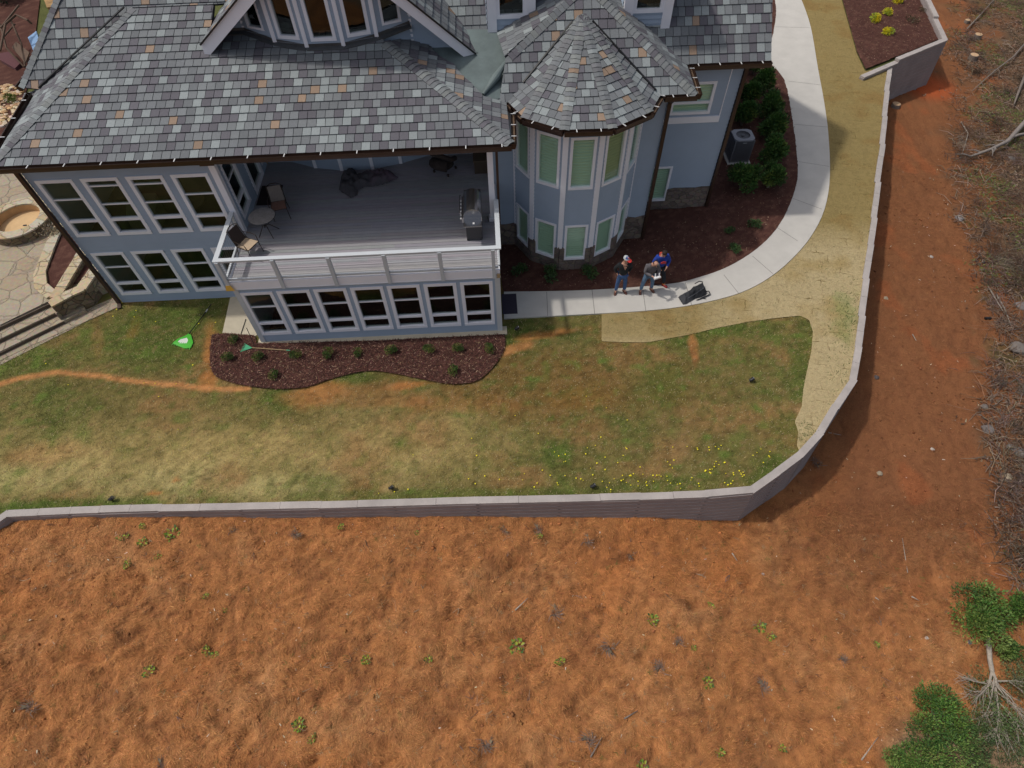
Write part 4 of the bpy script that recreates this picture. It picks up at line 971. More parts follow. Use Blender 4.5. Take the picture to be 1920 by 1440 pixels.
mb.f=mb.f[:32]; mb.c=mb.c[:32]; mb.build('ring_lining',mat('sandy_lining',(.50,.32,.16),.95,nscale=4,namp=.2),pit)
mb=MB(); mb.box(fp.x+.05,fp.y-.1,.505,fp.x+.18,fp.y-.03,.52); mb.build('drain_cover',M_BLK,pit)
# ================================================================== PLANTS
def hsv_jit(c,a=.2): k=random.uniform(1-a,1+a); return (c[0]*k*random.uniform(.9,1.15),c[1]*k,c[2]*k*random.uniform(.85,1.15))
def bush_meshes(r,h,n,leaf,cols,clumps=9,seed=0,stems=5,flat=1.0,stem_h=None):
    random.seed(seed); lf=MB(); st=MB()
    cl=[]
    for i in range(clumps):
        a=random.uniform(0,2*math.pi); q=math.sqrt(random.random())*.68*r; z=h*random.uniform(.35,.72)*(1-.35*(q/r)**2)
        cl.append((Vector((q*math.cos(a),q*math.sin(a),z)),r*random.uniform(.30,.48),hsv_jit(random.choice(cols),.22)))
    for i in range(n):
        c,rr,col=random.choice(cl); v=Vector((random.gauss(0,1),random.gauss(0,1),random.gauss(0,1))).normalized()*rr*random.uniform(.55,1.08)
        v.z*=flat*min(1,h/(2*r)+.35); p=c+v
        if p.z<.02: p.z=random.uniform(.02,.12)
        out=(v.normalized()+Vector((0,0,.5))+Vector((random.gauss(0,.5),random.gauss(0,.5),random.gauss(0,.4)))).normalized()
        s=out.cross(Vector((random.gauss(0,1),random.gauss(0,1),random.gauss(0,1)))).normalized(); L_=leaf*random.uniform(.7,1.35); W_=L_*.42
        nn=s.cross(out).normalized()
        cc=hsv_jit(col,.22) if random.random()>.12 else hsv_jit(cols[-1],.2)
        tip=p+out*L_; mid=p+out*L_*.5
        lf.face([p,mid+s*W_*.5+nn*L_*.06,tip,mid-s*W_*.5+nn*L_*.06],cc)
    for i in range(stems):
        c=random.choice(cl)[0]; st.tube([(random.uniform(-.03,.03),random.uniform(-.03,.03),-.05),c*.55+Vector((0,0,-.0)),c],[.02*r+.008,.014*r+.005,.004],5)
    return lf,st
def make_bush(name,r,h,n,leaf,cols,label,cat,group=None,**k):
    root=empty(name,(0,0,0),label,cat,group,local=True)
    lf,st=bush_meshes(r,h,n,leaf,cols,**k); lf.build('foliage',M_LEAF,root); st.build('stem',M_BARK2,root); return root
GRN=[(.035,.085,.018),(.05,.11,.022),(.028,.065,.016),(.09,.14,.03)]
BOX=[(.045,.10,.018),(.06,.12,.022),(.035,.075,.016),(.12,.16,.035)]
YEL=[(.62,.55,.02),(.50,.50,.03),(.70,.60,.03),(.30,.36,.04)]
def lay(proto,spots,zf=None):
    """spots: (px,py,scale,label)"""
    first=True
    for (px,py,s,lab) in spots:
        p=at(px,py,.05); 
        if first: o=proto; first=False; o.location=p; o.scale=(s,)*3; o.rotation_euler=(0,0,random.uniform(0,6)); o['label']=lab
        else: copy_tree(proto,loc=p,rz=random.uniform(0,6.28),scale=s,label=lab)
random.seed(11)
b=make_bush('boxwood_shrub',.21,.34,520,.05,BOX,'x','shrub','small boxwood shrubs in the front mulch bed',seed=3,clumps=12)
lay(b,[(430,674,1.0,'small round green shrub at the left end of the front mulch bed'),(440,641,.95,'small green shrub between the concrete pad and the green rake head'),
(487,673,1.0,'small green shrub just below the green rake with the wooden handle'),(515,707,.95,'small yellowish shrub alone near the lower left edge of the front bed'),
(556,671,1.02,'small shrub touching the tip of the wooden rake handle'),(618,668,1.12,'largest of the small shrubs in the front bed, below the third room window'),
(673,666,.92,'small shrub in the bed in front of the fourth ground floor window from the left'),(735,661,1.05,'small shrub in the bed below the fifth lower window of the enclosed room'),
(804,660,1.02,'small olive shrub above and left of the lone lower shrub in the bed'),(860,657,.98,'small shrub second from the right end of the front mulch bed'),
(917,658,1.0,'small shrub at the right end of the front mulch bed by the room corner'),(850,699,1.0,'small shrub set alone at the lower right bulge of the front mulch bed')])
b=make_bush('laurel_shrub',.72,1.4,3800,.13,[(.035,.09,.02),(.055,.125,.026),(.025,.06,.015),(.13,.20,.045)],'x','shrub','leafy green shrubs beside the air conditioner',seed=5,clumps=10,stems=8)
lay(b,[(1386,352,.95,'bushy green shrub directly in front of the air conditioner'),(1439,352,.85,'green shrub right of the bush in front of the air conditioner'),
(1447,305,.95,'green shrub to the right of the air conditioner, second from the front'),(1445,262,.92,'green shrub beside the top edge of the air conditioner'),
(1441,222,.95,'tall green shrub in the middle of the row along the walkway'),(1391,235,.85,'dark green shrub between the air conditioner and the house wall'),
(1400,198,.85,'dark shrub next to the house corner under the wing eave'),(1428,175,.9,'green shrub near the bend of the walkway by the roof corner'),(1412,140,.8,'farthest dark green shrub half hidden under the right roof edge')])
b=make_bush('young_shrub',.27,.38,420,.075,[(.03,.075,.02),(.045,.10,.025),(.02,.05,.015),(.07,.12,.04)],'x','shrub','young shrubs in the side mulch bed',seed=8,clumps=8)
lay(b,[(1413,426,1.0,'young shrub nearest the walkway bend in the wide mulch bed'),(1366,436,.8,'small dark shrub in the middle of the wide mulch bed'),(1375,471,.95,'young shrub in the wide mulch bed above the curve of the walkway'),
(1033,520,1.35,'dark shrub at the foot of the turret, left of its lowest middle window'),(1103,518,1.3,'dark shrub at the foot of the turret, right of its lowest middle window'),(975,512,1.1,'dark shrub in the shade between the deck corner and the turret')])
b=make_bush('yellow_shrub',.32,.42,620,.09,YEL,'x','shrub','bright yellow shrubs in the planter',seed=12,clumps=10)
lay(b,[(1638,41,1.0,'bright yellow shrub left of the pair in the walled planter'),(1662,29,.9,'bright yellow shrub upper one of the close pair in the planter'),(1663,66,.95,'lowest bright yellow shrub in the walled planter'),(1681,6,.95,'bright yellow shrub at the top edge of the picture in the planter')])
b=make_bush('dormant_shrub',.45,.35,260,.07,[(.07,.07,.025),(.09,.07,.04),(.05,.05,.02),(.10,.09,.04)],'x','shrub','dull shrubs in the planter',seed=14,clumps=7)
lay(b,[(1706,42,1.0,'dull olive shrub right of the yellow shrubs in the planter'),(1727,22,.7,'thin dark shrub near the far wall of the planter')])
# weeds on the slope
WD=[(.10,.19,.03),(.16,.24,.03),(.06,.12,.03),(.28,.33,.04)]
def weed(name,r,h,n,leaf,cols,label,spots,group,cat='weed',seed=1,twigs=0):
    root=empty(name,(0,0,0),label,cat,group,local=True); random.seed(seed); lf=MB()
    for i in range(n):
        a=random.uniform(0,6.28); q=r*math.sqrt(random.random()); p=Vector((q*math.cos(a),q*math.sin(a),h*random.random()*(1-q/r*.6)))
        o=Vector((math.cos(a),math.sin(a),random.uniform(.2,1.2))).normalized(); s=o.cross(Vector((0,0,1))).normalized(); L_=leaf*random.uniform(.6,1.4); W_=L_*.35
        lf.face([p,p+o*L_*.5+s*W_,p+o*L_,p+o*L_*.5-s*W_],hsv_jit(random.choice(cols),.25))
    lf.build('foliage',M_LEAF,root); st=MB()
    for i in range(3+twigs):
        a=random.uniform(0,6.28); L_=r*random.uniform(.5,2.0); st.tube([(0,0,-.03),(L_*.5*math.cos(a),L_*.5*math.sin(a),h*.6),(L_*math.cos(a+.3),L_*math.sin(a+.3),h*.7)],[.008,.006,.003],4)
    st.build('stem',M_BARK2 if twigs<5 else mat('dry_twig',(.20,.14,.11),.9),root)
    first=True
    for i,(px,py,s,lab) in enumerate(spots):
        p=G(px,py)
        if first: root.location=p; root.scale=(s,)*3; root['label']=lab; first=False
        else:
            c=copy_tree(root,loc=p,rz=random.uniform(0,6.28),scale=s,label=lab); c.scale=(s*random.uniform(.6,1.3),s*random.uniform(.6,1.2),s)
weed('green_weed',.13,.12,42,.075,WD,'x',[(325,1001,1.3,'bright green weed clump just below the wall near its left end'),(268,987,.7,'small weed patch below the wall left of the bright clump'),(232,1008,.9,'green weed on a brown hump near the left wall'),(268,1018,.9,'lower green weed in the loose cluster at left'),
(240,1057,.8,'green weed at the bottom left of the loose cluster'),(297,1045,.7,'little dark green weed in the middle of the loose cluster'),(385,1118,.6,'lone small green weed on the open straw left of centre'),(422,1145,.6,'small weed just below the lone green weed left of centre'),
(388,1221,1.0,'yellow green weed at the left end of a small clump pair'),(403,1229,.8,'weed at the right end of the small clump pair'),(278,1259,1.0,'yellow green weed beside a dark hollow'),(1223,1163,1.3,'dark green leafy weed right of centre below the wall corner'),
(970,1213,1.2,'dark green weed in the middle of the slope'),(687,1238,1.0,'green weed with dead leaf lower middle of the slope'),(803,1235,.9,'yellowish weed tuft lower middle of the slope'),(1050,1241,1.0,'yellow green weed on a ridge of straw'),
(1424,1175,1.0,'yellow green weed on the right of the slope, upper one of a trail'),(1443,1192,.8,'yellow green weed lower in the same trail'),(1333,1136,.8,'small weed with a pale leaf below the wall corner'),(1327,1281,1.0,'green weed right part of the slope near the lower edge'),
(1348,1410,1.1,'green weed near the bottom right of the open slope'),(1206,1440,1.0,'weed clump on the bottom edge of the picture'),(1643,1209,.6,'tiny green weed left of the leafy sapling'),(1011,1006,.7,'little green tuft under the wall right of centre'),(640,988,.6,'tiny weed under the middle of the wall'),(780,998,.6,'tiny pair of weeds under the middle of the wall'),
(560,1360,.9,'spreading weed at the bottom, left of centre'),(585,1385,.8,'lower spreading weed at the bottom, left of centre'),(1300,1215,.7,'yellowish sprout near a bundle of roots'),(1465,1402,.8,'pale weed near the bottom at the right')],'green weeds scattered over the straw slope',seed=21)
weed('dry_tuft',.16,.10,9,.09,[(.20,.15,.09),(.26,.19,.12),(.15,.10,.07)],'x',[(1040,1150,1.3,'grey brown tuft of dead stems in the middle of the slope'),(1145,1213,1.3,'olive grey dead tuft right of centre'),(1184,1040,1.0,'dead root tuft below the wall at right'),(1100,1015,1.0,'dead grass tuft under the wall right of centre'),
(945,993,.9,'pale dead tuft just under the wall'),(1005,995,.9,'second pale dead tuft just under the wall'),(1238,1255,1.1,'dark spray of dead roots right of centre'),(1275,1205,.9,'curved dead roots above the dark spray'),(910,1395,1.2,'brown dead leaves heap near the bottom middle'),(1105,1392,1.2,'heap of dead twigs beside a straight stick near the bottom'),
(1533,870,1.3,'dead twiggy tuft in the shadow of the curved wall'),(555,1000,.9,'grey tuft below the wall left of centre'),(436,995,.8,'small grey brown tuft under the left part of the wall'),(1430,1290,1.0,'dead tuft on the right of the slope'),(60,1330,1.1,'grey twig patch at the lower left'),(300,1440,1.0,'dead twigs at the bottom edge left'),(1580,1240,1.0,'tan dead tuft right of the slope'),(1880,600,1.0,'dead tuft in the brush edge')],'dead tufts scattered over the slope',cat='dead plant',seed=22,twigs=34)
# big leafy growth, bottom right
def big(name,r,h,n,leaf,cols,label,px,py,cat,seed,clumps=14,sc=(1,1,1),stems=7):
    o=make_bush(name,r,h,n,leaf,cols,label,cat,seed=seed,clumps=clumps,stems=stems); o.location=G(px,py); o.scale=sc; return o
SP=[(.055,.13,.025),(.08,.17,.03),(.035,.085,.02),(.15,.22,.05)]
big('leafy_sapling',1.0,1.0,4400,.085,SP,'dark green leafy sapling crown above the pale trunk at the right',1828,1160,'tree',31,18)
big('small_shrub',.42,.6,900,.085,SP,'small leafy green bush right of the pale trunk',1880,1225,'shrub',32,9)
big('green_bush',.85,.7,4600,.065,[(.075,.165,.03),(.10,.20,.035),(.04,.10,.022),(.15,.24,.05)],'bright green bush, upper lobe of the thicket at the bottom right',1748,1345,'shrub',33,16)
big('green_bush',1.15,.75,7000,.065,[(.07,.155,.03),(.09,.185,.035),(.04,.095,.022),(.14,.22,.05)],'wide bright green bush on the bottom edge of the picture at right',1755,1432,'shrub',34,20,(1.15,.95,1))
big('low_bush',.95,.45,3200,.06,[(.09,.14,.05),(.11,.15,.06),(.06,.09,.035),(.15,.17,.08)],'dull grey green bush around the bare fallen branches',1880,1335,'shrub',35,14,(1.1,1.2,1))
big('low_bush',.95,.4,3000,.06,[(.08,.15,.05),(.11,.15,.06),(.06,.09,.035)],'dull grey green ground bush in the bottom right corner',1880,1400,'shrub',36,14,(1.1,.9,1))
big('low_bush',.8,.45,2200,.055,[(.08,.15,.04),(.11,.17,.05),(.05,.10,.03)],'mid green bush joining the bright bush to the bare branches',1812,1385,'shrub',37,14)
big('low_bush',.7,.35,1700,.055,[(.10,.14,.06),(.13,.16,.07),(.08,.10,.04)],'grey green low growth above the bare branches at the right edge',1905,1275,'shrub',38,12)
big('low_bush',.7,.35,1700,.055,[(.08,.14,.04),(.10,.16,.05),(.06,.09,.03)],'low green growth on the bottom edge below the bare branches',1835,1440,'shrub',39,12)
big('green_bush',.55,.45,1700,.06,[(.075,.165,.03),(.10,.20,.035),(.04,.10,.022),(.15,.24,.05)],'small green lobe at the lower left tip of the thicket',1686,1432,'shrub',41,10)
big('leafy_sapling',.6,.6,1500,.08,SP,'small leafy growth at the right edge level with the sapling',1905,1150,'shrub',42,10)
# fallen pale tree
random.seed(40)
ft=empty('fallen_tree',tuple(G(1842,1215)),'fallen bare tree with pale trunk and fanned out twigs at the bottom right','tree')
def gp(px,py,h): p=G(px,py); return Vector((p.x,p.y,p.z+h))
t=MB(); t.tube([gp(1838,1172,.25),gp(1838,1190,.28),gp(1844,1212,.25),gp(1846,1240,.25),gp(1850,1262,.25)],[.085,.08,.07,.065,.06],9); t.build('trunk',M_BARK,ft,smooth=True)
def limb(px0,py0,px1,py1,r,h0=.25,h1=.3,sub=14,spread=26):
    b=MB(); A=gp(px0,py0,h0); B=gp(px1,py1,h1); M=A.lerp(B,.5)+Vector((random.uniform(-.05,.05),random.uniform(-.05,.05),.06)); b.tube([A,M,B],[r,r*.65,r*.25],6)
    for k in range(sub):
        s=A.lerp(B,random.uniform(.3,1)); a=(B-A).normalized(); q=Vector((a.y,-a.x,0))*random.uniform(-.9,.9)
        e=s+(a+q+Vector((0,0,random.uniform(-.3,.4)))).normalized()*random.uniform(.15,.4); e2=e+(e-s)*.6+Vector((random.uniform(-.08,.08),random.uniform(-.08,.08),-.02)); b.tube([s,e,e2],[r*.32,r*.2,.003],4)
    b.build('limb',M_BARK,ft)
for q in [(1850,1262,1838,1300,.045),(1850,1262,1856,1290,.05),(1840,1285,1790,1272,.02),(1848,1285,1815,1316,.02),(1856,1285,1862,1380,.03),(1862,1290,1895,1330,.025),(1860,1280,1920,1285,.025),(1862,1320,1900,1370,.018),(1860,1330,1820,1350,.018),(1860,1350,1850,1385,.018),(1862,1350,1880,1400,.015),(1850,1300,1835,1345,.018),(1880,1280,1915,1310,.018),(1858,1300,1905,1345,.018),(1840,1300,1805,1298,.016)]: limb(*q)
# logs, branches, stumps, rocks along the brush edge
def branch(name,pts,r,label,m_=None,twigs=4,cat='branch'):
    P=[gp(px,py,h) for px,py,h in pts]; root=empty(name,tuple(P[0]),label,cat); b=MB(); n=len(P)
    b.tube(P,[r*(1-.65*i/(n-1)) for i in range(n)],8); b.build('main_stem',m_ or M_BARK2,root,smooth=True)
    if twigs:
        for k in range(twigs):
            t=MB(); i=random.randrange(n-1); s=P[i].lerp(P[i+1],random.random()); d=(P[i+1]-P[i]).normalized(); q=Vector((d.y,-d.x,0))*random.choice((-1,1))*random.uniform(.5,1)
            e=s+(d+q).normalized()*random.uniform(.3,.9); t.tube([s,s.lerp(e,.5)+Vector((0,0,.08)),e+Vector((random.uniform(-.1,.1),.1,-.03))],[r*.28,r*.2,.006],5); t.build('twig',m_ or M_BARK2,root)
branch('fallen_branch',[(1935,218,.5),(1905,250,.45),(1880,278,.4),(1850,290,.3),(1815,300,.2)],.14,'thick forked grey branch entering from the right edge',mat('grey_wood',(.22,.19,.17),.9,nscale=9,namp=.3),7)
branch('fallen_branch',[(1930,262,.4),(1900,266,.4),(1878,274,.35)],.10,'short grey fork meeting the thick branch at the right edge',mat('grey_wood'),2)
branch('dead_branch',[(1925,80,.3),(1895,115,.3),(1860,140,.2),(1820,175,.15)],.06,'long thin dark branch sloping down the brush near the top right',None,6)
branch('dead_branch',[(1810,60,.2),(1840,28,.2),(1870,-5,.2)],.05,'slender branch at the top of the brush, right of the planter',None,4)
branch('dead_branch',[(1920,140,.3),(1900,190,.3),(1895,205,.3)],.09,'dark leaning branch at the far right edge near the top',None,2)
branch('dead_branch',[(1800,232,.1),(1812,255,.15),(1806,280,.1),(1798,300,.1)],.03,'curly pale root at the edge of the brush by the thick branch',M_BARK,5)
branch('dead_branch',[(1865,555,.1),(1880,580,.1),(1895,620,.1)],.03,'pale thin stick in the brush left of the half buried boulder',M_BARK,3)
branch('dead_branch',[(1850,540,.1),(1868,572,.12),(1880,590,.1)],.025,'pale twig above the half buried boulder',M_BARK,2)
branch('dead_branch',[(1700,1075,.06),(1690,1010,.06)],.015,'thin stick standing on the slope at the right',M_BARK,0)
for pts,lab in [([(966,1145,.05),(990,1122,.05)],'short pale twig upper middle of the slope'),([(1170,1348,.05),(1195,1333,.05)],'short brown stick lying near the bottom middle'),([(1107,1420,.06),(1128,1383,.08)],'straight brown stick beside the heap of twigs at the bottom'),
 ([(1708,1119,.04),(1722,1127,.05)],'short white stick right of the slope'),([(1640,1121,.04),(1647,1126,.05)],'tiny white stick left of the short white one'),([(1614,1425,.04),(1645,1382,.06)],'long pale stick left of the bright green bush'),([(1372,1038,.04),(1382,1053,.04)],'thin pale stick below the wall corner'),([(1552,812,.04),(1576,817,.05)],'pale stick in the wall shadow at the curve'),([(1710,628,.04),(1717,640,.04)],'curved pale root on the dark red slope')]:
    branch('stick',pts,.022,lab,M_BARK if 'pale' in lab or 'white' in lab else M_BARK2,0,'stick')
def rock(px,py,r,label,col,zs=.6,name='rock',seed=0,h=0):
    random.seed(seed); bm=bmesh.new(); bmesh.ops.create_icosphere(bm,subdivisions=3,radius=r)
    for v in bm.verts:
        n=mnoise.noise(v.co*(1.3/r)+Vector((seed*3,0,0))); v.co*=1+.35*n; v.co.z*=zs
    me=bpy.data.meshes.new(name); bm.to_mesh(me); bm.free(); 
    mm=mat('rock_%d'%int(col[0]*100),col,.95,nscale=9,namp=.3,bump=.4,bscale=20); me.materials.append(mm)
    for p in me.polygons: p.use_smooth=True
    o=bpy.data.objects.new(name,me); COL.objects.link(o); p=G(px,py); o.location=(p.x,p.y,p.z+r*zs*.25+h); o.rotation_euler=(0,0,seed); tag(o,label,'rock')
RK=[(1908,655,.45,'large grey brown boulder half out of the right edge'),(1912,575,.3,'angular grey rock above the large boulder'),(1852,806,.28,'dark grey rock at the brush edge right of the wall curve'),(1846,763,.16,'small grey rock above the dark grey one'),(1798,410,.26,'pale grey knobbly rock at the brush edge'),(1888,895,.2,'pale tan rock at the right edge of the slope'),(1912,850,.3,'grey rock in the pile at the right edge'),(1895,840,.2,'smaller stone leaning in the pile at the right edge'),(1643,708,.09,'small round dark stone on the dark red slope'),(1661,560,.09,'small tan stone on the dark red slope'),(1746,482,.08,'small whitish stone high on the dark red slope'),(1649,888,.09,'small yellowish stone below the curve of the wall'),(1737,1196,.06,'small white stone left of the sapling'),(1818,1204,.09,'small grey stone beside the pale trunk'),(1430,1077,.05,'small white stone below the wall corner'),(1748,843,.07,'small white stone on the red slope at right'),(1896,298,.22,'grey lump of wood or stone under the thick branch'),(1844,492,.1,'dark stone in the brush near the knobbly rock')]
RKS=.7
cols=[(.22,.19,.17),(.24,.21,.2),(.2,.17,.16),(.22,.2,.19),(.30,.27,.27),(.42,.34,.24),(.24,.22,.21),(.25,.23,.21),(.12,.1,.1),(.42,.28,.18),(.5,.45,.4),(.42,.33,.2),(.6,.55,.5),(.18,.17,.17),(.5,.4,.28),(.55,.48,.42),(.25,.22,.2),(.08,.07,.07)]
for i,((px,py,r,lab),c) in enumerate(zip(RK,cols)): rock(px,py,r*(.75 if px>1780 else 1),lab,tuple(v*.72 for v in c),seed=i+1)
def stump(px,py,r,h,label):
    p=G(px,py); root=empty('tree_stump',tuple(p),label,'stump'); b=MB(); b.lathe([(r*1.25,-.2),(r*1.05,h*.4),(r,h)],14,tuple(p)); b.build('bark',M_BARK2,root,smooth=False); t=MB(); t.lathe([(r*.93,h+.002),(r*.9,h+.012)],14,tuple(p)); t.build('cut_face',M_WOODCUT,root)
stump(1679,199,.22,.14,'freshly cut tan stump beside the retaining wall near the planter'); stump(1822,112,.24,.3,'pale cut stump low in the brush right of the planter'); stump(1831,72,.22,.25,'pale cut stump above in the brush right of the planter'); stump(1812,42,.15,.15,'reddish cut stump near the top in the brush')
p=G(1850,598); mb=MB(); mb.tube([(p.x-.1,p.y,p.z+.05),(p.x+.12,p.y-.02,p.z+.06)],.055,10); o=mb.build('black_pipe',M_BLK); tag(o,'short piece of black pipe lying at the brush edge','pipe')
# ================================================================== THINGS ROUND THE HOUSE
random.seed(3)
# AC
ap_=Vector((10.5,23.15,.05)); ac=empty('air_conditioner',tuple(ap_),'grey outdoor air conditioning unit in the mulch by the house corner','air conditioner')
M_AC=mat('ac_grey',(.17,.17,.185),.5,.2,nscale=5,namp=.06)
x0,y0,x1,y1,zt=10.52,23.17,11.38,24.0,1.20
mb=MB(); mb.box(x0-.08,y0-.08,.0,x1+.08,y1+.08,.10); mb.build('base_pad',M_CONC,ac)
mb=MB(); mb.box(x0+.03,y0+.03,.1,x1-.03,y1-.03,zt-.06)
for k in range(22):
    u=x0+.06+k*(x1-x0-.12)/21; mb.box(u-.008,y0+.005,.16,u+.008,y0+.03,zt-.12); v=y0+.06+k*(y1-y0-.12)/21; mb.box(x0+.005,v-.008,.16,x0+.03,v+.008,zt-.12); mb.box(x1-.03,v-.008,.16,x1-.005,v+.008,zt-.12)
mb.build('louvred_body',M_AC,ac)
mb=MB()
for (a,b) in ((x0,y0),(x1-.05,y0),(x0,y1-.05),(x1-.05,y1-.05)): mb.box(a,b,.1,a+.05,b+.05,zt-.05)
mb.build('corner_post',M_AC,ac)
c=((x0+x1)/2,(y0+y1)/2); mb=MB(); N_=32
for k in range(N_):
    a0,a1=2*math.pi*k/N_,2*math.pi*(k+1)/N_
    def sq(a): 
        m_=max(abs(math.cos(a)),abs(math.sin(a))); return (c[0]+.44*math.cos(a)/max(m_,.83),c[1]+.43*math.sin(a)/max(m_,.83))
    o0,o1=sq(a0),sq(a1); i0=(c[0]+.30*math.cos(a0),c[1]+.30*math.sin(a0)); i1=(c[0]+.30*math.cos(a1),c[1]+.30*math.sin(a1))
    mb.hexa([(*i0,zt-.07),(*o0,zt-.07),(*o1,zt-.07),(*i1,zt-.07)],[(*i0,zt),(*o0,zt-.01),(*o1,zt-.01),(*i1,zt)])
mb.build('top_cover',mat('ac_light',(.26,.26,.285),.5,.1),ac)
mb=MB(); mb.lathe([(.31,-.3),(.31,-.12)],24,(c[0],c[1],zt)); mb.build('fan_well',M_BLK,ac)
mb=MB()
for k in range(4):
    a=k*math.pi/2+.4; mb.hexa([(c[0],c[1],zt-.1),(c[0]+.27*math.cos(a),c[1]+.27*math.sin(a),zt-.12),(c[0]+.25*math.cos(a+.7),c[1]+.25*math.sin(a+.7),zt-.07)],[(c[0],c[1],zt-.09),(c[0]+.27*math.cos(a),c[1]+.27*math.sin(a),zt-.11),(c[0]+.25*math.cos(a+.7),c[1]+.25*math.sin(a+.7),zt-.06)])
mb.lathe([(.06,-.1),(.07,-.03)],12,(c[0],c[1],zt)); mb.build('fan',mat('fan_grey',(.12,.12,.13),.4,.3),ac)
mb=MB()
for r_ in (.08,.12,.16,.20,.24,.28):
    pts=[(c[0]+r_*math.cos(t*math.pi/12),c[1]+r_*math.sin(t*math.pi/12),zt-.01+.02*(1-r_/.3)) for t in range(25)]; mb.tube(pts,.003,4,cap=False)
for k in range(8): mb.tube([(c[0]+.07*math.cos(k*math.pi/4),c[1]+.07*math.sin(k*math.pi/4),zt+.01),(c[0]+.3*math.cos(k*math.pi/4),c[1]+.3*math.sin(k*math.pi/4),zt-.005)],.004,4)
mb.build('grille',M_BLK,ac); mb=MB(); mb.box(c[0]-.07,y0-.004,zt-.16,c[0]+.09,y0+.004,zt-.135); mb.build('badge',M_HANG,ac)
# door mat on walkway
a=at(943,552,.06); b=at(968,588,.06); mb=MB(); mb.box(.10,b.y,.056,b.x+.05,a.y,.072); o=mb.build('door_mat',mat('purple_mat',(.035,.028,.045),.95,nscale=40,namp=.3),org=(.3,15,.056),loc=(.3,15,.056)); tag(o,'dark purple door mat on the walkway against the enclosed room','mat')
# flood lights in the lawn
def spot(px,py,label):
    p=at(px,py,0); root=empty('garden_light',tuple(p),label,'garden light','small black garden lights set in the lawn'); mb=MB(); mb.tube([p,p+Vector((0,0,.1))],.014,8); mb.build('stake',M_BLK,root)
    mb=MB(); q=p+Vector((0,0,.12)); mb.tube([q+Vector((-.07,0,-.03)),q,q+Vector((.07,.03,.05))],[.04,.06,.065],12); mb.build('lamp_head',M_BLK,root)
    mb=MB(); mb.tube([q+Vector((.071,.03,.051)),q+Vector((.078,.033,.056))],.055,12); mb.build('lens',M_STEEL,root)
spot(969,620,'black garden light on the grass beside the enclosed room corner'); spot(1407,716,'black garden light alone in the middle of the right lawn'); spot(1111,915,'black garden light near the wall below the yellow flowers'); spot(735,918,'black garden light near the middle of the wall'); spot(212,939,'black garden light near the left end of the wall')
# rakes
def W0(px,py,z=.03): return at(px,py,z)
M_RG=mat('bright_green_plastic',(.06,.42,.03),.4); M_RG2=mat('sea_green_plastic',(.05,.32,.16),.5)
rk=empty('leaf_rake',tuple(W0(345,640,0)),'big bright green plastic leaf rake with black handle lying on the lawn','rake')
mb=MB(); out=[(323,643),(333,635),(350,628),(354,624),(358,628),(362,642),(357,652),(345,653)]
inn=[(333,640),(338,636),(350,633),(353,638),(350,644),(337,644)]
A=[W0(*p,.05) for p in out]; B=[W0(*p,.05) for p in inn]; ci=sum(B,Vector())/len(B)
def ringpoly(mb,A,B,z0,z1):
    import mathutils
    n=48
    def samp(P,ca,k):
        a=2*math.pi*k/n; d=Vector((math.cos(a),math.sin(a))); best=None
        for i in range(len(P)):
            p=P[i]; q=P[(i+1)%len(P)]; r=mathutils.geometry.intersect_line_line_2d(ca.xy,ca.xy+d*3,p.xy,q.xy)
            if r is not None: best=r
        return best if best is not None else P[0].xy
    for k in range(n):
        a0,a1=samp(A,ci,k),samp(A,ci,(k+1)%n); b0,b1=samp(B,ci,k),samp(B,ci,(k+1)%n)
        mb.hexa([(b0.x,b0.y,z0),(a0.x,a0.y,z0-.01),(a1.x,a1.y,z0-.01),(b1.x,b1.y,z0)],[(b0.x,b0.y,z1),(a0.x,a0.y,z1-.01),(a1.x,a1.y,z1-.01),(b1.x,b1.y,z1)])
ringpoly(mb,A,B,.03,.055)
for k in range(9):
    t=k/8; e=W0(324+33*t,644+9*t,.03); e0=W0(330+28*t,640+5*t,.05); mb.beam(e0,e+Vector((-.03,-.05,-.01)),.02,.012)
mb.build('rake_head',M_RG,rk)
mb=MB(); mb.hexa([(p.x,p.y,.035) for p in B],[(p.x,p.y,.045) for p in B]); mb.build('inner_web',mat('pale_plastic',(.62,.66,.60),.5),rk)
mb=MB(); mb.tube([W0(354,626,.06),W0(385,586,.05),W0(396,570,.04)],.016,8); mb.build('handle',M_BLK,rk); mb=MB(); mb.tube([W0(386,585,.052),W0(389,580,.052)],.02,8); mb.build('grip_label',M_HANG,rk)
rk=empty('garden_rake',tuple(W0(460,652,0)),'sea green fan rake with a wooden handle lying in the front mulch bed','rake')
mb=MB(); a=W0(473,652,.12)
for k in range(15):
    t=k/14; e=W0(450+8*t,660-16*t,.08); mb.beam(a,e,.012,.008)
    
mb.hexa([(a.x,a.y,.10)]+[tuple(a.lerp(W0(450+8*t,660-16*t,.08),.75).xy)+(.09,) for t in (0,.5,1)],[(a.x,a.y,.115)]+[tuple(a.lerp(W0(450+8*t,660-16*t,.08),.75).xy)+(.105,) for t in (0,.5,1)])
mb.build('rake_head',M_RG2,rk); mb=MB(); mb.tube([a,W0(543,657,.10)],.016,8); mb.build('handle',M_TANWOOD,rk)
mb=MB(); mb.tube([W0(537,656.5,.102),W0(544,657,.102)],.018,8); mb.build('handle_tip',M_RG2,rk)
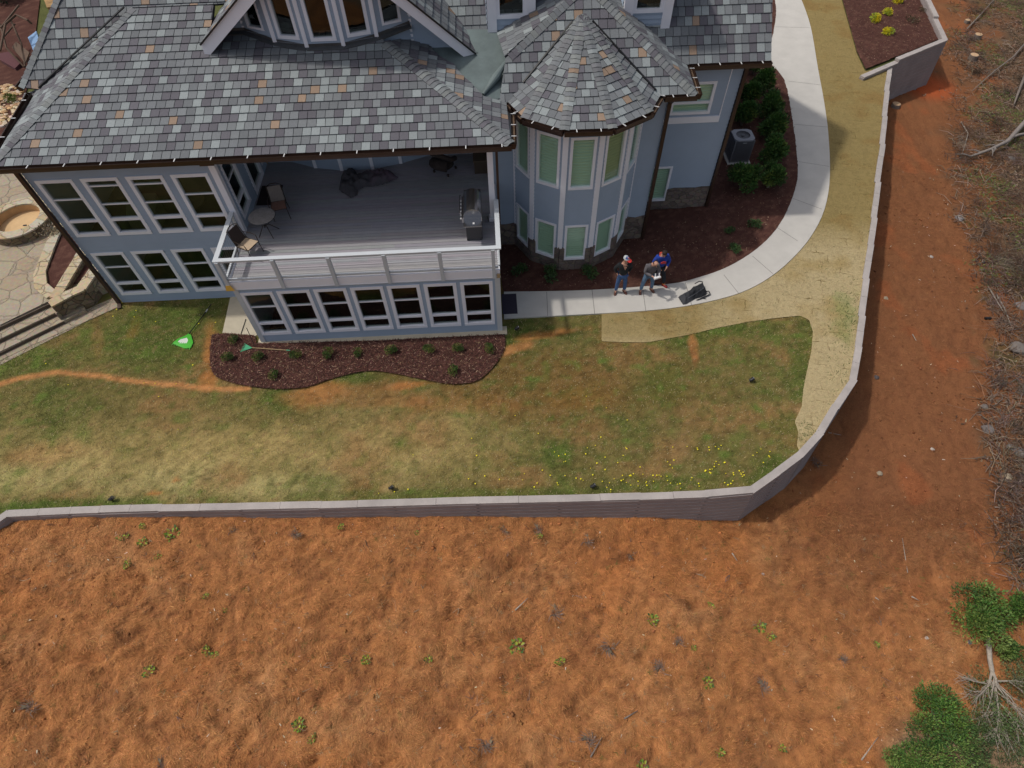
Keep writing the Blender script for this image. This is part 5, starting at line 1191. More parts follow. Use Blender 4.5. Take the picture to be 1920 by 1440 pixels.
# small tool: dark rod standing against the room corner
mb=MB(); q=at(478,650,.05); mb.tube([q,(q.x+.05,q.y+.05,1.0)],.012,6); mb.box(q.x-.05,q.y-.02,.0,q.x+.05,q.y+.02,.05); o=mb.build('garden_stake',M_BLK); tag(o,'thin black rod standing at the left corner of the enclosed room','stake')
mb=MB(); a=at(449,634,.04); b=at(461,598,.04); mb.tube([a,b],.012,6); mb.beam(a-Vector((.05,.02,0)),a+Vector((.07,.03,0)),.06,.03); o=mb.build('small_hoe',M_BLK); tag(o,'small hand hoe lying across the concrete pad edge','tool')
# ================================================================== DECK THINGS
DZ=3.0
tb=empty('bistro_table',(-7.62,16.35,DZ),'round grey topped bistro table on the deck near the house wall','table')
mb=MB(); mb.lathe([(.0,.70),(.42,.70),(.44,.715),(.43,.73),(.0,.73)],32,(-7.62,16.35,DZ)); mb.build('table_top',mat('stone_top',(.20,.185,.18),.7,nscale=9,namp=.35),tb)
mb=MB(); pts=[(-7.62+.435*math.cos(t*math.pi/16),16.35+.435*math.sin(t*math.pi/16),DZ+.715) for t in range(33)]; mb.tube(pts,.012,5,cap=False); mb.build('rim',M_BLK,tb)
M_BRZ=mat('dark_bronze',(.05,.035,.025),.45,.4)
for k in range(4):
    a=k*math.pi/2+.6; mb=MB(); mb.tube([(-7.62+.18*math.cos(a),16.35+.18*math.sin(a),DZ+.7),(-7.62+.10*math.cos(a),16.35+.10*math.sin(a),DZ+.35),(-7.62+.36*math.cos(a),16.35+.36*math.sin(a),DZ+.01)],.014,6); mb.build('leg',M_BRZ,tb)
mb=MB(); mb.tube([(-7.62-.1,16.3,DZ+.35),(-7.62+.1,16.4,DZ+.35)],.012,6); mb.tube([(-7.62,16.25,DZ+.35),(-7.62,16.45,DZ+.35)],.012,6); mb.build('brace',M_BRZ,tb)
def chair(x,y,rz,label,seatc,backc):
    root=empty('patio_chair',(x,y,DZ),label,'chair','patio chairs at the bistro table',rz=rz,local=True)
    # faces -Y locally
    mb=MB(); mb.hexa([(-.24,-.24,.42),(.24,-.24,.42),(.22,.22,.41),(-.22,.22,.41)],[(-.25,-.25,.45),(.25,-.25,.45),(.23,.22,.44),(-.23,.22,.44)],seatc); mb.build('seat',M_CLOTH,root)
    mb=MB()
    for i in range(6):
        t0,t1=i/6,(i+1)/6
        def bp(s,t): return Vector((s*(.23-.02*t),.22+.14*t+.02*math.sin(t*3),.46+.5*t))
        mb.hexa([bp(-1,t0),bp(1,t0),bp(1,t1),bp(-1,t1)],[p+Vector((0,-.015,0)) for p in (bp(-1,t0),bp(1,t0),bp(1,t1),bp(-1,t1))],backc)
    mb.build('backrest',M_CLOTH,root)
    mb=MB()
    mb.tube([(-.25,.2,.43),(-.24,.37,.97),(-.1,.40,1.02),(.1,.40,1.02),(.24,.37,.97),(.25,.2,.43)],.013,6); mb.tube([(-.25,-.25,.43),(.25,-.25,.43),(.25,.22,.43),(-.25,.22,.43),(-.25,-.25,.43)],.013,6); mb.build('chair_frame',M_BRZ,root)
    for s in (-1,1):
        mb=MB(); mb.tube([(s*.25,.27,.66),(s*.29,.0,.68),(s*.28,-.22,.66),(s*.26,-.25,.44)],.013,6); mb.build('armrest',M_BRZ,root)
        mb=MB(); mb.tube([(s*.25,-.24,.43),(s*.27,-.27,.0)],.012,6); mb.build('leg',M_BRZ,root)
        mb=MB(); mb.tube([(s*.24,.2,.43),(s*.25,.33,.0)],.012,6); mb.build('leg',M_BRZ,root)
    return root
chair(-7.32,17.25,R(12),'patio chair behind the round table with brown seat, in the shade',(.22,.12,.09),(.20,.17,.15))
chair(-8.0,15.35,R(62),'patio chair with tan seat in the sun by the left deck railing',(.50,.38,.26),(.05,.035,.03))
mb=MB(); mb.box(-8.35,17.85,DZ+.002,-7.6,18.95,DZ+.018); o=mb.build('door_mat',mat('maroon_mat',(.022,.012,.012),.95,nscale=40,namp=.2)); tag(o,'nearly black door mat on the deck in front of the side door','mat')
# grill
gx0,gx1,gy0,gy1=-1.02,-.42,15.15,17.05
gr=empty('gas_grill',((gx0+gx1)/2,(gy0+gy1)/2,DZ),'stainless steel gas grill standing along the right side of the deck','grill')
mb=MB(); mb.box(gx0+.06,gy0+.35,DZ+.08,gx1-.02,gy1-.35,DZ+.78); mb.build('cabinet',mat('dark_steel',(.08,.08,.085),.35,.8),gr)
mb=MB(); N_=10; cx_,cz_=(gx0+gx1)/2,DZ+.95
for i in range(N_):
    a0,a1=math.pi*i/N_,math.pi*(i+1)/N_
    q=lambda a:(cx_-.29*math.cos(a),cz_+.27*math.sin(a))
    p0,p1=q(a0),q(a1); mb.face([(p0[0],gy0+.42,p0[1]),(p1[0],gy0+.42,p1[1]),(p1[0],gy1-.42,p1[1]),(p0[0],gy1-.42,p0[1])][::-1])
    for yy in (gy0+.42,gy1-.42): mb.face([(cx_,yy,cz_),(p0[0],yy,p0[1]),(p1[0],yy,p1[1])])
mb.build('hood',M_STEEL,gr)
mb=MB(); mb.box(gx0,gy0+.38,DZ+.78,gx1,gy1-.38,DZ+.95); mb.box(gx0-.05,gy0+.4,DZ+.72,gx0,gy1-.4,DZ+.90); mb.build('control_panel',M_STEEL,gr)
for yy in (gy0+.02,gy1-.40):
    mb=MB(); mb.box(gx0+.02,yy,DZ+.84,gx1-.02,yy+.38,DZ+.875); mb.build('side_shelf',M_STEEL,gr)
mb=MB(); mb.tube([(gx0-.06,gy0+.5,DZ+1.02),(gx0-.1,gy0+.5,DZ+1.02),(gx0-.1,gy1-.5,DZ+1.02),(gx0-.06,gy1-.5,DZ+1.02)],.015,8); mb.build('handle',M_STEEL,gr)
for k in range(6):
    mb=MB(); yy=gy0+.5+k*.18; mb.tube([(gx0-.05,yy,DZ+.81),(gx0-.10,yy,DZ+.81)],.028,10); mb.build('knob',M_HANG,gr)
for (a,b) in ((gx0+.08,gy0+.4),(gx1-.08,gy0+.4),(gx0+.08,gy1-.4),(gx1-.08,gy1-.4)):
    mb=MB(); mb.tube([(a-.02,b,DZ+.045),(a+.02,b,DZ+.045)],.045,10); mb.build('wheel',M_BLK,gr)
mb=MB(); mb.box(gx0+.3,gy0+.12,DZ+.876,gx0+.36,gy0+.2,DZ+.885); mb.build('tag_card',M_HANG,gr)
mb=MB(); mb.tube([(gx1+.02,gy0+.2,DZ+.9),(gx1+.2,gy0+.9,DZ+.3),(gx1+.15,gy0+1.5,DZ+.05)],.012,6); mb.build('gas_hose',M_BLK,gr)
# crumpled grill cover
def crumple(name,outline,z,h,colf,label,cat,seed=1,step=.05,m_=None,freq=3.2):
    xs_=[p[0] for p in outline]; ys_=[p[1] for p in outline]; X=np.arange(min(xs_),max(xs_)+step,step); Y=np.arange(min(ys_),max(ys_)+step,step)
    P=np.array(outline)
    def hf(X_,Y_):
        sh=X_.shape; x=X_.ravel(); y=Y_.ravel(); best=np.full(x.shape,9.)
        for i in range(len(P)):
            a=P[i]; d=P[(i+1)%len(P)]-a; t=np.clip(((x-a[0])*d[0]+(y-a[1])*d[1])/(d@d),0,1); best=np.minimum(best,np.hypot(x-a[0]-t*d[0],y-a[1]-t*d[1]))
        ridge=1-np.abs(2*fbm(x*freq+seed*7,y*freq+seed,3)-1)*2.2; ridge2=1-np.abs(2*vnoise(x*freq*2.3+seed,y*freq*2.1)-1)*1.2
        return (z+np.clip(best/.16,0,1)*(h*.35+h*.55*ridge+h*.25*ridge2)).reshape(sh)
    o=grid(name,X,Y,hf,colf,m_ or M_CLOTH,keep=lambda x,y:inside(x,y,outline),snap=outline,sd=.08); 
    c=Vector((P[:,0].mean(),P[:,1].mean(),z)); o.data.transform(Matrix.Translation(-c)); o.location=c
    return tag(o,label,cat)
def cc(base,alt):
    def f(X,Y,Z): return blend(np.tile(np.array(base),(len(X),1)),alt,(fbm(X*2.2,Y*2.2,3)-.45)*5)
    return f
cov=[tuple(at(380+x/3.31,260+y/3.31,DZ)[:2]) for x,y in [(850,300),(862,230),(905,190),(945,195),(960,225),(1060,215),(1105,195),(1160,200),(1215,245),(1150,280),(1060,300),(1000,305),(965,325),(960,355),(920,372),(880,345),(845,320)]]
def covc(X,Y,Z): return blend(np.tile(np.array((.085,.08,.09)),(len(X),1)),(.15,.105,.14),np.clip((X+4.9)*1.2,0,1)*np.clip((fbm(X*2,Y*2,3)-.35)*4,0,1))
crumple('grill_cover',cov,DZ+.01,.24,covc,'crumpled grey and mauve cover heaped on the middle of the deck','cover',2,freq=3.6)
# dark smoker and box in shade
def lounge(x,y,label):
    root=empty('wicker_chair',(x,y,DZ),label,'chair',rz=R(150),local=True); c=(.045,.032,.028)
    mb=MB(); mb.ball((0,0,.3),.36,.36,.18,14,c); mb.build('seat',M_CLOTH,root,smooth=True); mb=MB(); mb.tube([(-.36,-.2,.5),(-.38,.1,.62),(-.25,.33,.82),(0,.40,.88),(.25,.33,.82),(.38,.1,.62),(.36,-.2,.5)],.09,8,c); mb.tube([(-.3,.25,.4),(0,.36,.45),(.3,.25,.4)],.2,8,c); mb.build('backrest',M_CLOTH,root,smooth=True)
    for s in (-1,1):
        for t in (-1,1): mb=MB(); mb.box(s*.3-.03,t*.27-.03,0,s*.3+.03,t*.27+.03,.1,c); mb.build('leg',M_CLOTH,root)
lounge(-1.75,19.4,'dark brown wicker chair in the deep shade at the back of the deck')
bx_=empty('storage_crate',(-.42,19.35,DZ),'brown storage crate at the back right of the deck','crate'); mb=MB(); mb.box(-.66,19.1,DZ,-.2,19.7,DZ+.5,(.07,.05,.035)); mb.build('crate_body',M_CLOTH,bx_); mb=MB(); mb.box(-.69,19.07,DZ+.5,-.17,19.73,DZ+.55,(.09,.065,.045)); mb.build('lid',M_CLOTH,bx_)
mb=MB(); q=at(497,308,DZ); mb.hexa([(q.x-.1,q.y+.1,DZ+.01),(q.x+.1,q.y,DZ+.01),(q.x,q.y+.35,DZ+.01)],[(q.x,q.y+.1,DZ+.5),(q.x+.06,q.y+.08,DZ+.5),(q.x+.02,q.y+.2,DZ+.5)],(.5,.30,.03)); o=mb.build('wet_floor_sign',M_VC); tag(o,'small yellow folding sign by the house wall at the back of the deck','sign')
# backpack
bo=at(1300,560,.055)
bk=empty('backpack',tuple(bo),'black backpack lying on the walkway to the right of the three men','bag')
def bpx(x,y): return at(1120+x/8,440+y/8,.06)
outl=[tuple(bpx(*p)[:2]) for p in [(1212,945),(1235,920),(1395,830),(1440,780),(1560,752),(1610,790),(1640,850),(1640,900),(1560,940),(1470,965),(1330,1045),(1285,1052),(1250,1005)]]
o=crumple('bag_body',outl,.06,.30,cc((.022,.023,.027),(.05,.052,.058)),None,None,5,step=.03,freq=2.6)
wm=Vector(o.location); o.parent=bk; o.location=wm-bo
for k in ('label','category'):
    if k in o: del o[k]
mb=MB(); A=[bpx(1440,800),bpx(1500,790),bpx(1560,775)]; mb.tube([A[0]+Vector((0,0,.22)),A[1]+Vector((0,0,.32)),A[2]+Vector((0,0,.22))],.02,6); mb.build('handle',M_BLK,bk,org=tuple(bo))
mb=MB(); mb.tube([bpx(1500,985)+Vector((0,0,.02)),bpx(1600,945)+Vector((0,0,.03)),bpx(1690,905)+Vector((0,0,.05)),bpx(1665,870)+Vector((0,0,.08)),bpx(1620,880)+Vector((0,0,.1))],[.02,.03,.022,.02,.02],6); mb.tube([bpx(1480,990)+Vector((0,0,.03)),bpx(1560,960)+Vector((0,0,.03)),bpx(1630,965)+Vector((0,0,.01))],.012,5); mb.build('strap',M_BLK,bk,org=tuple(bo))
mb=MB(); mb.tube([bpx(1590,850)+Vector((0,0,.26)),bpx(1560,880)+Vector((0,0,.27)),bpx(1480,930)+Vector((0,0,.22)),bpx(1340,1000)+Vector((0,0,.16))],.006,5); mb.build('zip',M_STEEL,bk,org=tuple(bo))
# ================================================================== TOP LEFT CORNER
pp=at(60,20,.4)
mb=MB(); r_=empty('stone_pillar',(pp.x,pp.y,0),'tan rough stone pillar rising at the top left corner behind the roof','pillar')
a=at(30,-20,1.6); mb.hexa([(a.x-.2,a.y+3,-.1),(a.x+2.6,a.y+3,-.1),(a.x+3.9,a.y-2.6,-.1),(a.x+3.1,a.y-2.8,-.1)][::-1],[(a.x-.2,a.y+3,1.6),(a.x+2.6,a.y+3,1.6),(a.x+3.9,a.y-2.6,1.6),(a.x+3.1,a.y-2.8,1.6)][::-1]); mb.build('stone_face',M_STONEW,r_)
mb=MB(); mb.hexa([(a.x-.3,a.y+3.1,1.6),(a.x+2.7,a.y+3.1,1.6),(a.x+4.0,a.y-2.7,1.6),(a.x+3.0,a.y-2.9,1.6)][::-1],[(a.x-.3,a.y+3.1,1.72),(a.x+2.7,a.y+3.1,1.72),(a.x+4.0,a.y-2.7,1.72),(a.x+3.0,a.y-2.9,1.72)][::-1]); mb.build('cap_stone',mat('ochre_stone',(.34,.20,.08),.9,nscale=1.5,namp=.6,bump=.5,bscale=6),r_)
gb=P2([(-60,165),(20,160),(45,150),(40,200),(20,235),(-60,250)],.06)
bed('mulch_bed',P2([(-80,-60),(30,-60),(75,0),(60,120),(44,200),(0,300),(-60,330),(-200,300)],.03),.25,z=.02)
random.seed(9)
pb=MB()
xsg=[p[0] for p in gb]; ysg=[p[1] for p in gb]; cnt=0
rockcols=[(.50,.34,.18),(.58,.44,.28),(.42,.27,.13),(.55,.45,.36),(.36,.22,.12)]
while cnt<420:
    x,y=random.uniform(min(xsg),max(xsg)),random.uniform(min(ysg),max(ysg))
    if not inside(np.array([x]),np.array([y]),gb)[0]: continue
    r=random.uniform(.07,.17); pb.ball((x,y,.08),r*random.uniform(.8,1.3),r*random.uniform(.7,1.1),r*.6,7,hsv_jit(random.choice(rockcols),.2)); cnt+=1
o=pb.build('river_rock',mat('river_stones',attr=True,rough=.8,nscale=12,namp=.25)); tag(o,'bed of tan river rocks beside the roof corner at the left','rocks',None,'stuff')
# garden swing with curved frame
so_=at(20,60,.05); sw=empty('garden_bench',tuple(so_),'brown wooden arched garden bench at the top left corner','bench')
M_WB=mat('weathered_brown',(.11,.065,.04),.8,nscale=6,namp=.3)
def g3(px,py,z): return at(px,py,z)
mb=MB(); mb.tube([g3(0,95,1.2),g3(10,45,1.6),g3(30,28,1.7),g3(52,38,1.6),g3(60,45,1.4)],.06,7); mb.tube([g3(2,52,1.5),g3(35,10,1.6)],.05,6); mb.tube([g3(18,33,1.5),g3(40,82,.8),g3(47,125,.1)],.05,6); mb.tube([g3(0,45,1.4),g3(12,90,.8),g3(45,125,.1)],.05,6); mb.tube([g3(8,68,1.2),g3(28,45,1.2)],.04,6); mb.build('arched_frame',M_WB,sw,org=tuple(so_))
mb=MB(); q=[g3(30,78,.8),g3(55,98,.6),g3(47,118,.3),g3(22,88,.6)]
mb.hexa([p-Vector((0,0,.06)) for p in q],q); mb.build('seat',M_WB,sw,org=tuple(so_))
mb=MB(); q=[g3(52,70,.5),g3(68,58,.5),g3(74,78,.45),g3(62,94,.45)]; mb.hexa([p-Vector((0,0,.18)) for p in q],q,(.25,.40,.62)); o=mb.build('blue_cushion',M_CLOTH); tag(o,'pale blue cushion half hidden by the left roof edge','cushion')
mb=MB(); q=[g3(-2,100,.3),g3(20,96,.35),g3(38,118,.25),g3(28,128,.2),g3(0,112,.25)]; mb.hexa([p-Vector((0,0,.25)) for p in q],q,(.10,.035,.04)); o=mb.build('maroon_cushion',M_CLOTH); tag(o,'dark maroon cushion on the ground at the left edge','cushion')
b=make_bush('dark_evergreen',1.4,1.6,1500,.2,[(.01,.025,.01),(.015,.035,.012)],'dark evergreen bush in the very top left corner','shrub',seed=50,clumps=12); b.location=at(5,-5,.1)
b=make_bush('green_clump',.35,.35,350,.09,[(.10,.15,.02),(.14,.19,.03)],'yellow green clump beside the river rocks','shrub',seed=51); b.location=at(24,190,.1)
b=make_bush('grey_dry_shrub',.5,.5,260,.10,[(.22,.19,.13),(.28,.24,.17)],'dry grey shrub between the fire pit and the small planter','shrub',seed=52,stems=26); b.location=at(98,440,.5)
# ================================================================== PEOPLE
def skin_obj(name,verts,edges,m_,parent,sub=2):
    """verts: [(x,y,z,rx,ry)]"""
    me=bpy.data.meshes.new(name); me.from_pydata([v[:3] for v in verts],edges,[]); o=bpy.data.objects.new(name,me); COL.objects.link(o)
    md=o.modifiers.new('skin','SKIN'); md.use_smooth_shade=True; s=o.modifiers.new('sub','SUBSURF'); s.levels=sub; s.render_levels=sub
    if not me.skin_vertices: bpy.context.view_layer.update()
    for i,v in enumerate(verts): d=me.skin_vertices[0].data[i]; d.radius=(v[3],v[4] if len(v)>4 else v[3]); d.use_root=(i==0)
    dg=bpy.context.evaluated_depsgraph_get(); dg.update(); ev=o.evaluated_get(dg); nm=bpy.data.meshes.new_from_object(ev); nm.name=name
    o.modifiers.clear(); o.data=nm; nm.materials.clear(); nm.materials.append(m_)
    for p in nm.polygons: p.use_smooth=True
    o.parent=parent; return o
def tube_into(mb,pts,r,n=8,col=(.5,.5,.5)): mb.tube(pts,r,n,col)
def person(pos,rz,P,label):
    """P: pose and colours; local frame faces -Y"""
    root=empty('person',pos,label,'person',rz=rz,local=True)
    J=P['J']; skinm=M_SKIN
    # continuous body
    V=[];Ed=[]
    def add(p,r,par=None,ry=None):
        V.append((*p,r,ry or r)); i=len(V)-1
        if par is not None: Ed.append((par,i))
        return i
    pel=add(J['pelvis'],.13,None,.10); wa=add(J['waist'],.125,pel,.095); ch=add(J['chest'],.15,wa,.11); nk=add(J['neck'],.06,ch); hb=add(J['head'],.078,nk,.085); 
    hd=Vector(J['headdir']); ht=add(tuple(Vector(J['head'])+hd*.10),.085,hb,.095); add(tuple(Vector(J['head'])+hd*.165),.06,ht,.065)
    for s in ('l','r'):
        sh=add(J['sh_'+s],.062,ch); e=add(J['el_'+s],.045,sh); w_=add(J['wr_'+s],.030,e); add(J['ha_'+s],.034,w_,.02)
        hp=add(J['hip_'+s],.088,pel); k=add(J['kn_'+s],.060,hp); an=add(J['an_'+s],.042,k); add(tuple(Vector(J['an_'+s])+Vector((J['toe_'+s][0],J['toe_'+s][1],-.25))*.10),.036,an)
    body=skin_obj('body',V,Ed,skinm,root)
    # fingers, nose, ears joined as one mesh of their own detail
    fm=MB()
    for s in ('l','r'):
        h=Vector(J['ha_'+s]); w_=Vector(J['wr_'+s]); d=(h-w_).normalized(); side=d.cross(Vector(J.get('palm_'+s,(0,0,1)))).normalized(); dn=-Vector(J.get('palm_'+s,(0,0,1)))
        for k,(o_,L_) in enumerate(((-.026,.060),(-.009,.072),(.009,.068),(.025,.052))):
            b=h+side*o_+d*.015; fm.tube([b-d*.02,b+d*L_*.5+dn*.004,b+d*L_*.85+dn*.022],[.0095,.009,.007],6)
        b=h-side*.03*(1 if s=='l' else -1)-d*.02; fm.tube([b,b-side*.025*(1 if s=='l' else -1)+d*.03,b-side*.022*(1 if s=='l' else -1)+d*.055],[.011,.010,.008],6)
    f=Vector(J['face']).normalized(); hc=Vector(J['head'])+hd*.085; rt_=f.cross(hd).normalized(); up_=hd.normalized()
    fm.tube([hc+f*.095+up_*.01,hc+f*.118-up_*.022],[.008,.014],6)
    for s in (-1,1): fm.ball(tuple(hc+rt_*s*.088-up_*.01),.014,.022,.03,8)
    fm.build('fingers_and_nose',skinm,root,smooth=True)
    em=MB()
    for s in (-1,1): em.ball(tuple(hc+f*.090+rt_*s*.032+up_*.012),.011,.008,.008,8)
    em.build('eyes',M_BLK,root); em=MB(); em.tube([hc+f*.094-rt_*.022-up_*.048,hc+f*.098-up_*.05,hc+f*.094+rt_*.022-up_*.048],.006,5); em.build('mouth',mat('lips',(.35,.12,.10),.6),root)
    # shirt
    V=[];Ed=[]; off=P.get('bulk',.02)
    pe=Vector(J['pelvis']); wz=add((pe.x,pe.y,pe.z-.03),.155+off,None,.12+off); w2=add(J['waist'],.15+off,wz,.118+off); c2=add(J['chest'],.165+off,w2,.122+off); n2=Vector(J['neck']).lerp(Vector(J['chest']),.45); add(tuple(n2),.085,c2,.08)
    for s in ('l','r'):
        sh=add(J['sh_'+s],.083+off*.3,c2); e=add(J['el_'+s],.062+off*.3,sh); add(tuple(Vector(J['wr_'+s]).lerp(Vector(J['el_'+s]),.10)),.044,e)
    skin_obj('shirt',V,Ed,P['shirt'],root)
    # trousers
    V=[];Ed=[]; pz=add(J['pelvis'],.15,None,.12); 
    for s in ('l','r'):
        hp=add(J['hip_'+s],.105,pz); k=add(J['kn_'+s],.078,hp); add(tuple(Vector(J['an_'+s])+Vector((0,0,.01))),.064,k)
    skin_obj('trousers',V,Ed,P['pants'],root)
    for s in ('l','r'):
        a=Vector(J['an_'+s]); t=Vector((*J['toe_'+s],0)).normalized(); mb=MB(); n=Vector((t.y,-t.x,0)); up3=Vector((0,0,1))
        prof=[(-.07,.035,.11),(-.02,.045,.12),(.06,.048,.085),(.14,.048,.06),(.185,.03,.045)]
        for i in range(len(prof)-1):
            (a0,w0,h0),(a1,w1,h1)=prof[i],prof[i+1]; g0=a+t*a0; g1=a+t*a1; zb=a.z-.085
            q0=[Vector((g0.x,g0.y,zb))-n*w0,Vector((g0.x,g0.y,zb))+n*w0,Vector((g0.x,g0.y,zb+h0))+n*w0*.7,Vector((g0.x,g0.y,zb+h0))-n*w0*.7]
            q1=[Vector((g1.x,g1.y,zb))-n*w1,Vector((g1.x,g1.y,zb))+n*w1,Vector((g1.x,g1.y,zb+h1))+n*w1*.7,Vector((g1.x,g1.y,zb+h1))-n*w1*.7]
            for k in range(4): mb.face([q0[k],q0[(k+1)%4],q1[(k+1)%4],q1[k]])
            if i==0: mb.face(q0)
            if i==len(prof)-2: mb.face(q1[::-1])
        mb.build('shoe',P['shoes'],root,fix=True,smooth=True)
    return root,hc,f,rt_,up_
def stand(hz=.93,spread=.10,lean=0,fw=0):
    J=dict(pelvis=(0,0,hz),waist=(0,-.01+fw*.2,hz+.17),chest=(0,-.01+fw*.6,hz+.38),neck=(0,fw,hz+.56),head=(0,fw-.02,hz+.645),headdir=(0,0,1),face=(0,-1,0))
    for s,q in (('l',1),('r',-1)):
        J['sh_'+s]=(q*.185,fw*.8,hz+.47); J['el_'+s]=(q*.25,.03+fw*.5,hz+.2); J['wr_'+s]=(q*.24,-.02,hz-.03); J['ha_'+s]=(q*.235,-.03,hz-.11)
        J['hip_'+s]=(q*.09,0,hz-.06); J['kn_'+s]=(q*(.09+spread)/1.3,-.02,.5); J['an_'+s]=(q*(.07+spread),.0,.09); J['toe_'+s]=(q*.35,-1)
        J['palm_'+s]=(q,0,0)
    return J
WZ=.056
jeans=mat('blue_jeans',(.045,.095,.22),.9,nscale=9,namp=.35,bump=.2,bscale=20); jeans2=mat('faded_jeans',(.10,.17,.27),.9,nscale=7,namp=.4,bump=.2,bscale=20)
brown=mat('brown_leather',(.13,.045,.03),.6)
# left man: hands in pockets / behind, head turned to his left
J=stand(.93,.09); J.update(el_l=(.30,.10,1.13),wr_l=(.20,.03,.93),ha_l=(.17,-.01,.87),el_r=(-.30,.10,1.13),wr_r=(-.20,.03,.93),ha_r=(-.17,-.01,.87),face=(.75,-.75,-.25),head=(.02,-.03,1.575))
f0=at(1162,548,WZ)
r,hc,f,rt_,up_=person((f0.x,f0.y+.02,WZ),R(3),dict(J=J,shirt=mat('charcoal_sweater',(.016,.018,.021),.95,nscale=12,namp=.3,bump=.2,bscale=25),pants=jeans,shoes=brown,bulk=.025),'man in a black sweater and jeans with a red billed cap')
mb=MB()
for i in range(6):
    for k in range(16):
        a0,a1=2*math.pi*k/16,2*math.pi*(k+1)/16; t0,t1=i/6*math.pi/2,(i+1)/6*math.pi/2
        q=[hc+up_*(.02+.115*math.sin(t))+(f*math.cos(a)*.118+rt_*math.sin(a)*.104)*math.cos(t) for a,t in ((a0,t0),(a1,t0),(a1,t1),(a0,t1))]
        mb.face(q,(.06,.10,.28) if k in (1,2,14,13,3) and i>1 else (.50,.52,.54))
mb.build('cap_crown',M_VC,r,smooth=True)
mb=MB(); B=[]; 
for k in range(9):
    a=-.95+1.9*k/8; B.append((hc+up_*.03+(f*math.cos(a)*.112+rt_*math.sin(a)*.10),hc+up_*.012+(f*(math.cos(a)*.10+.11)+rt_*math.sin(a)*.105)))
for k in range(8): mb.hexa([B[k][0],B[k+1][0],B[k+1][1],B[k][1]],[p+up_*.008 for p in (B[k][0],B[k+1][0],B[k+1][1],B[k][1])],(.62,.035,.03))
mb.ball(tuple(hc+up_*.10+f*.085),.03,.02,.03,8,(.6,.04,.03))
mb.build('cap_bill',M_VC,r)
mb=MB(); mb.hexa([(-.05,-.155,1.37),(.05,-.155,1.37),(0,-.165,1.25)],[(-.05,-.145,1.385),(.05,-.145,1.385),(0,-.158,1.26)]); mb.build('open_collar',M_SKIN,r)
# middle man: bald, grey shirt, holding a white controller
J=stand(.91,.14,fw=-.10); J.update(neck=(.02,-.13,1.45),head=(.03,-.20,1.50),headdir=(0,-.45,.89),face=(.1,-.75,-.65),sh_l=(.19,-.10,1.36),sh_r=(-.19,-.08,1.37),
 el_l=(.27,-.16,1.10),wr_l=(.19,-.36,1.08),ha_l=(.16,-.42,1.09),el_r=(-.25,-.12,1.09),wr_r=(-.02,-.36,1.07),ha_r=(.015,-.42,1.08),palm_l=(0,0,1),palm_r=(0,0,1))
f1=at(1211,547,WZ)
r,hc,f,rt_,up_=person((f1.x,f1.y+.05,WZ),R(8),dict(J=J,shirt=mat('grey_pullover',(.125,.115,.125),.95,nscale=10,namp=.25,bump=.2,bscale=25),pants=jeans2,shoes=brown,bulk=.035),'bald man in a grey pullover holding a white controller')
mb=MB()
for k in range(11):
    a=math.pi*.55+k*math.pi*.9/10; q=hc+(f*math.cos(a)+rt_*math.sin(a)*1)*.0
    mb.ball(tuple(hc+(f*math.cos(a)*.092+rt_*math.sin(a)*.09)-up_*.005),.018,.018,.035,7,(.05,.035,.03))
mb.build('hair_fringe',M_VC,r)
ct=empty('drone_controller',(f1.x,f1.y+.05,WZ),'white controller with twin antennas held in the bald man\'s hands','controller',rz=R(8),local=True)
mb=MB(); mb.hexa([(-.03,-.52,1.06),(.24,-.47,1.06),(.22,-.36,1.07),(-.02,-.40,1.07)],[(-.02,-.51,1.11),(.23,-.46,1.11),(.21,-.37,1.12),(-.01,-.41,1.12)]); mb.build('controller_body',mat('white_plastic',(.80,.80,.80),.4),ct)
for x in (.03,.17): mb=MB(); mb.beam((x,-.43,1.12),(x+.01,-.36,1.22),.035,.012); mb.build('antenna',mat('white_plastic'),ct)
mb=MB(); mb.hexa([(.04,-.42,1.13),(.18,-.39,1.13),(.17,-.34,1.20),(.03,-.37,1.20)],[(.04,-.425,1.14),(.18,-.395,1.14),(.17,-.345,1.21),(.03,-.375,1.21)],(.03,.03,.05)); mb.build('tablet',M_VC,ct)
# right man: blue hoodie, dark trousers, behind
J=stand(.94,.10,fw=-.05); J.update(head=(0,-.11,1.555),headdir=(-.02,-.35,.93),face=(-.15,-.8,-.6),el_l=(.31,-.02,1.14),wr_l=(.17,-.22,1.00),ha_l=(.12,-.28,.98),el_r=(-.29,-.02,1.14),wr_r=(-.15,-.20,1.0),ha_r=(-.10,-.25,.98),an_l=(.26,-.14,.09),kn_l=(.20,-.12,.5),toe_l=(.55,-.8))
f2=at(1236,536,WZ)
r,hc,f,rt_,up_=person((f2.x-.12,f2.y+.12,WZ),R(6),dict(J=J,shirt=mat('blue_hoodie',(.018,.055,.34),.95,nscale=9,namp=.3,bump=.2,bscale=20),pants=mat('navy_trousers',(.018,.022,.03),.95),shoes=mat('red_shoe',(.38,.03,.03),.5),bulk=.04),'man in a bright blue hoodie standing behind the bald man')
mb=MB(); mb.ball(tuple(hc+up_*.035-f*.012),.100,.104,.088,14,(.02,.013,.01)); mb.build('hair',M_VC,r,smooth=True)
mb=MB(); mb.tube([(-.10,-.02,1.44),(-.06,.07,1.47),(.06,.07,1.47),(.10,-.02,1.44)],[.03,.045,.045,.03],8,(.55,.06,.03)); mb.build('hood_lining',M_VC,r,smooth=True)
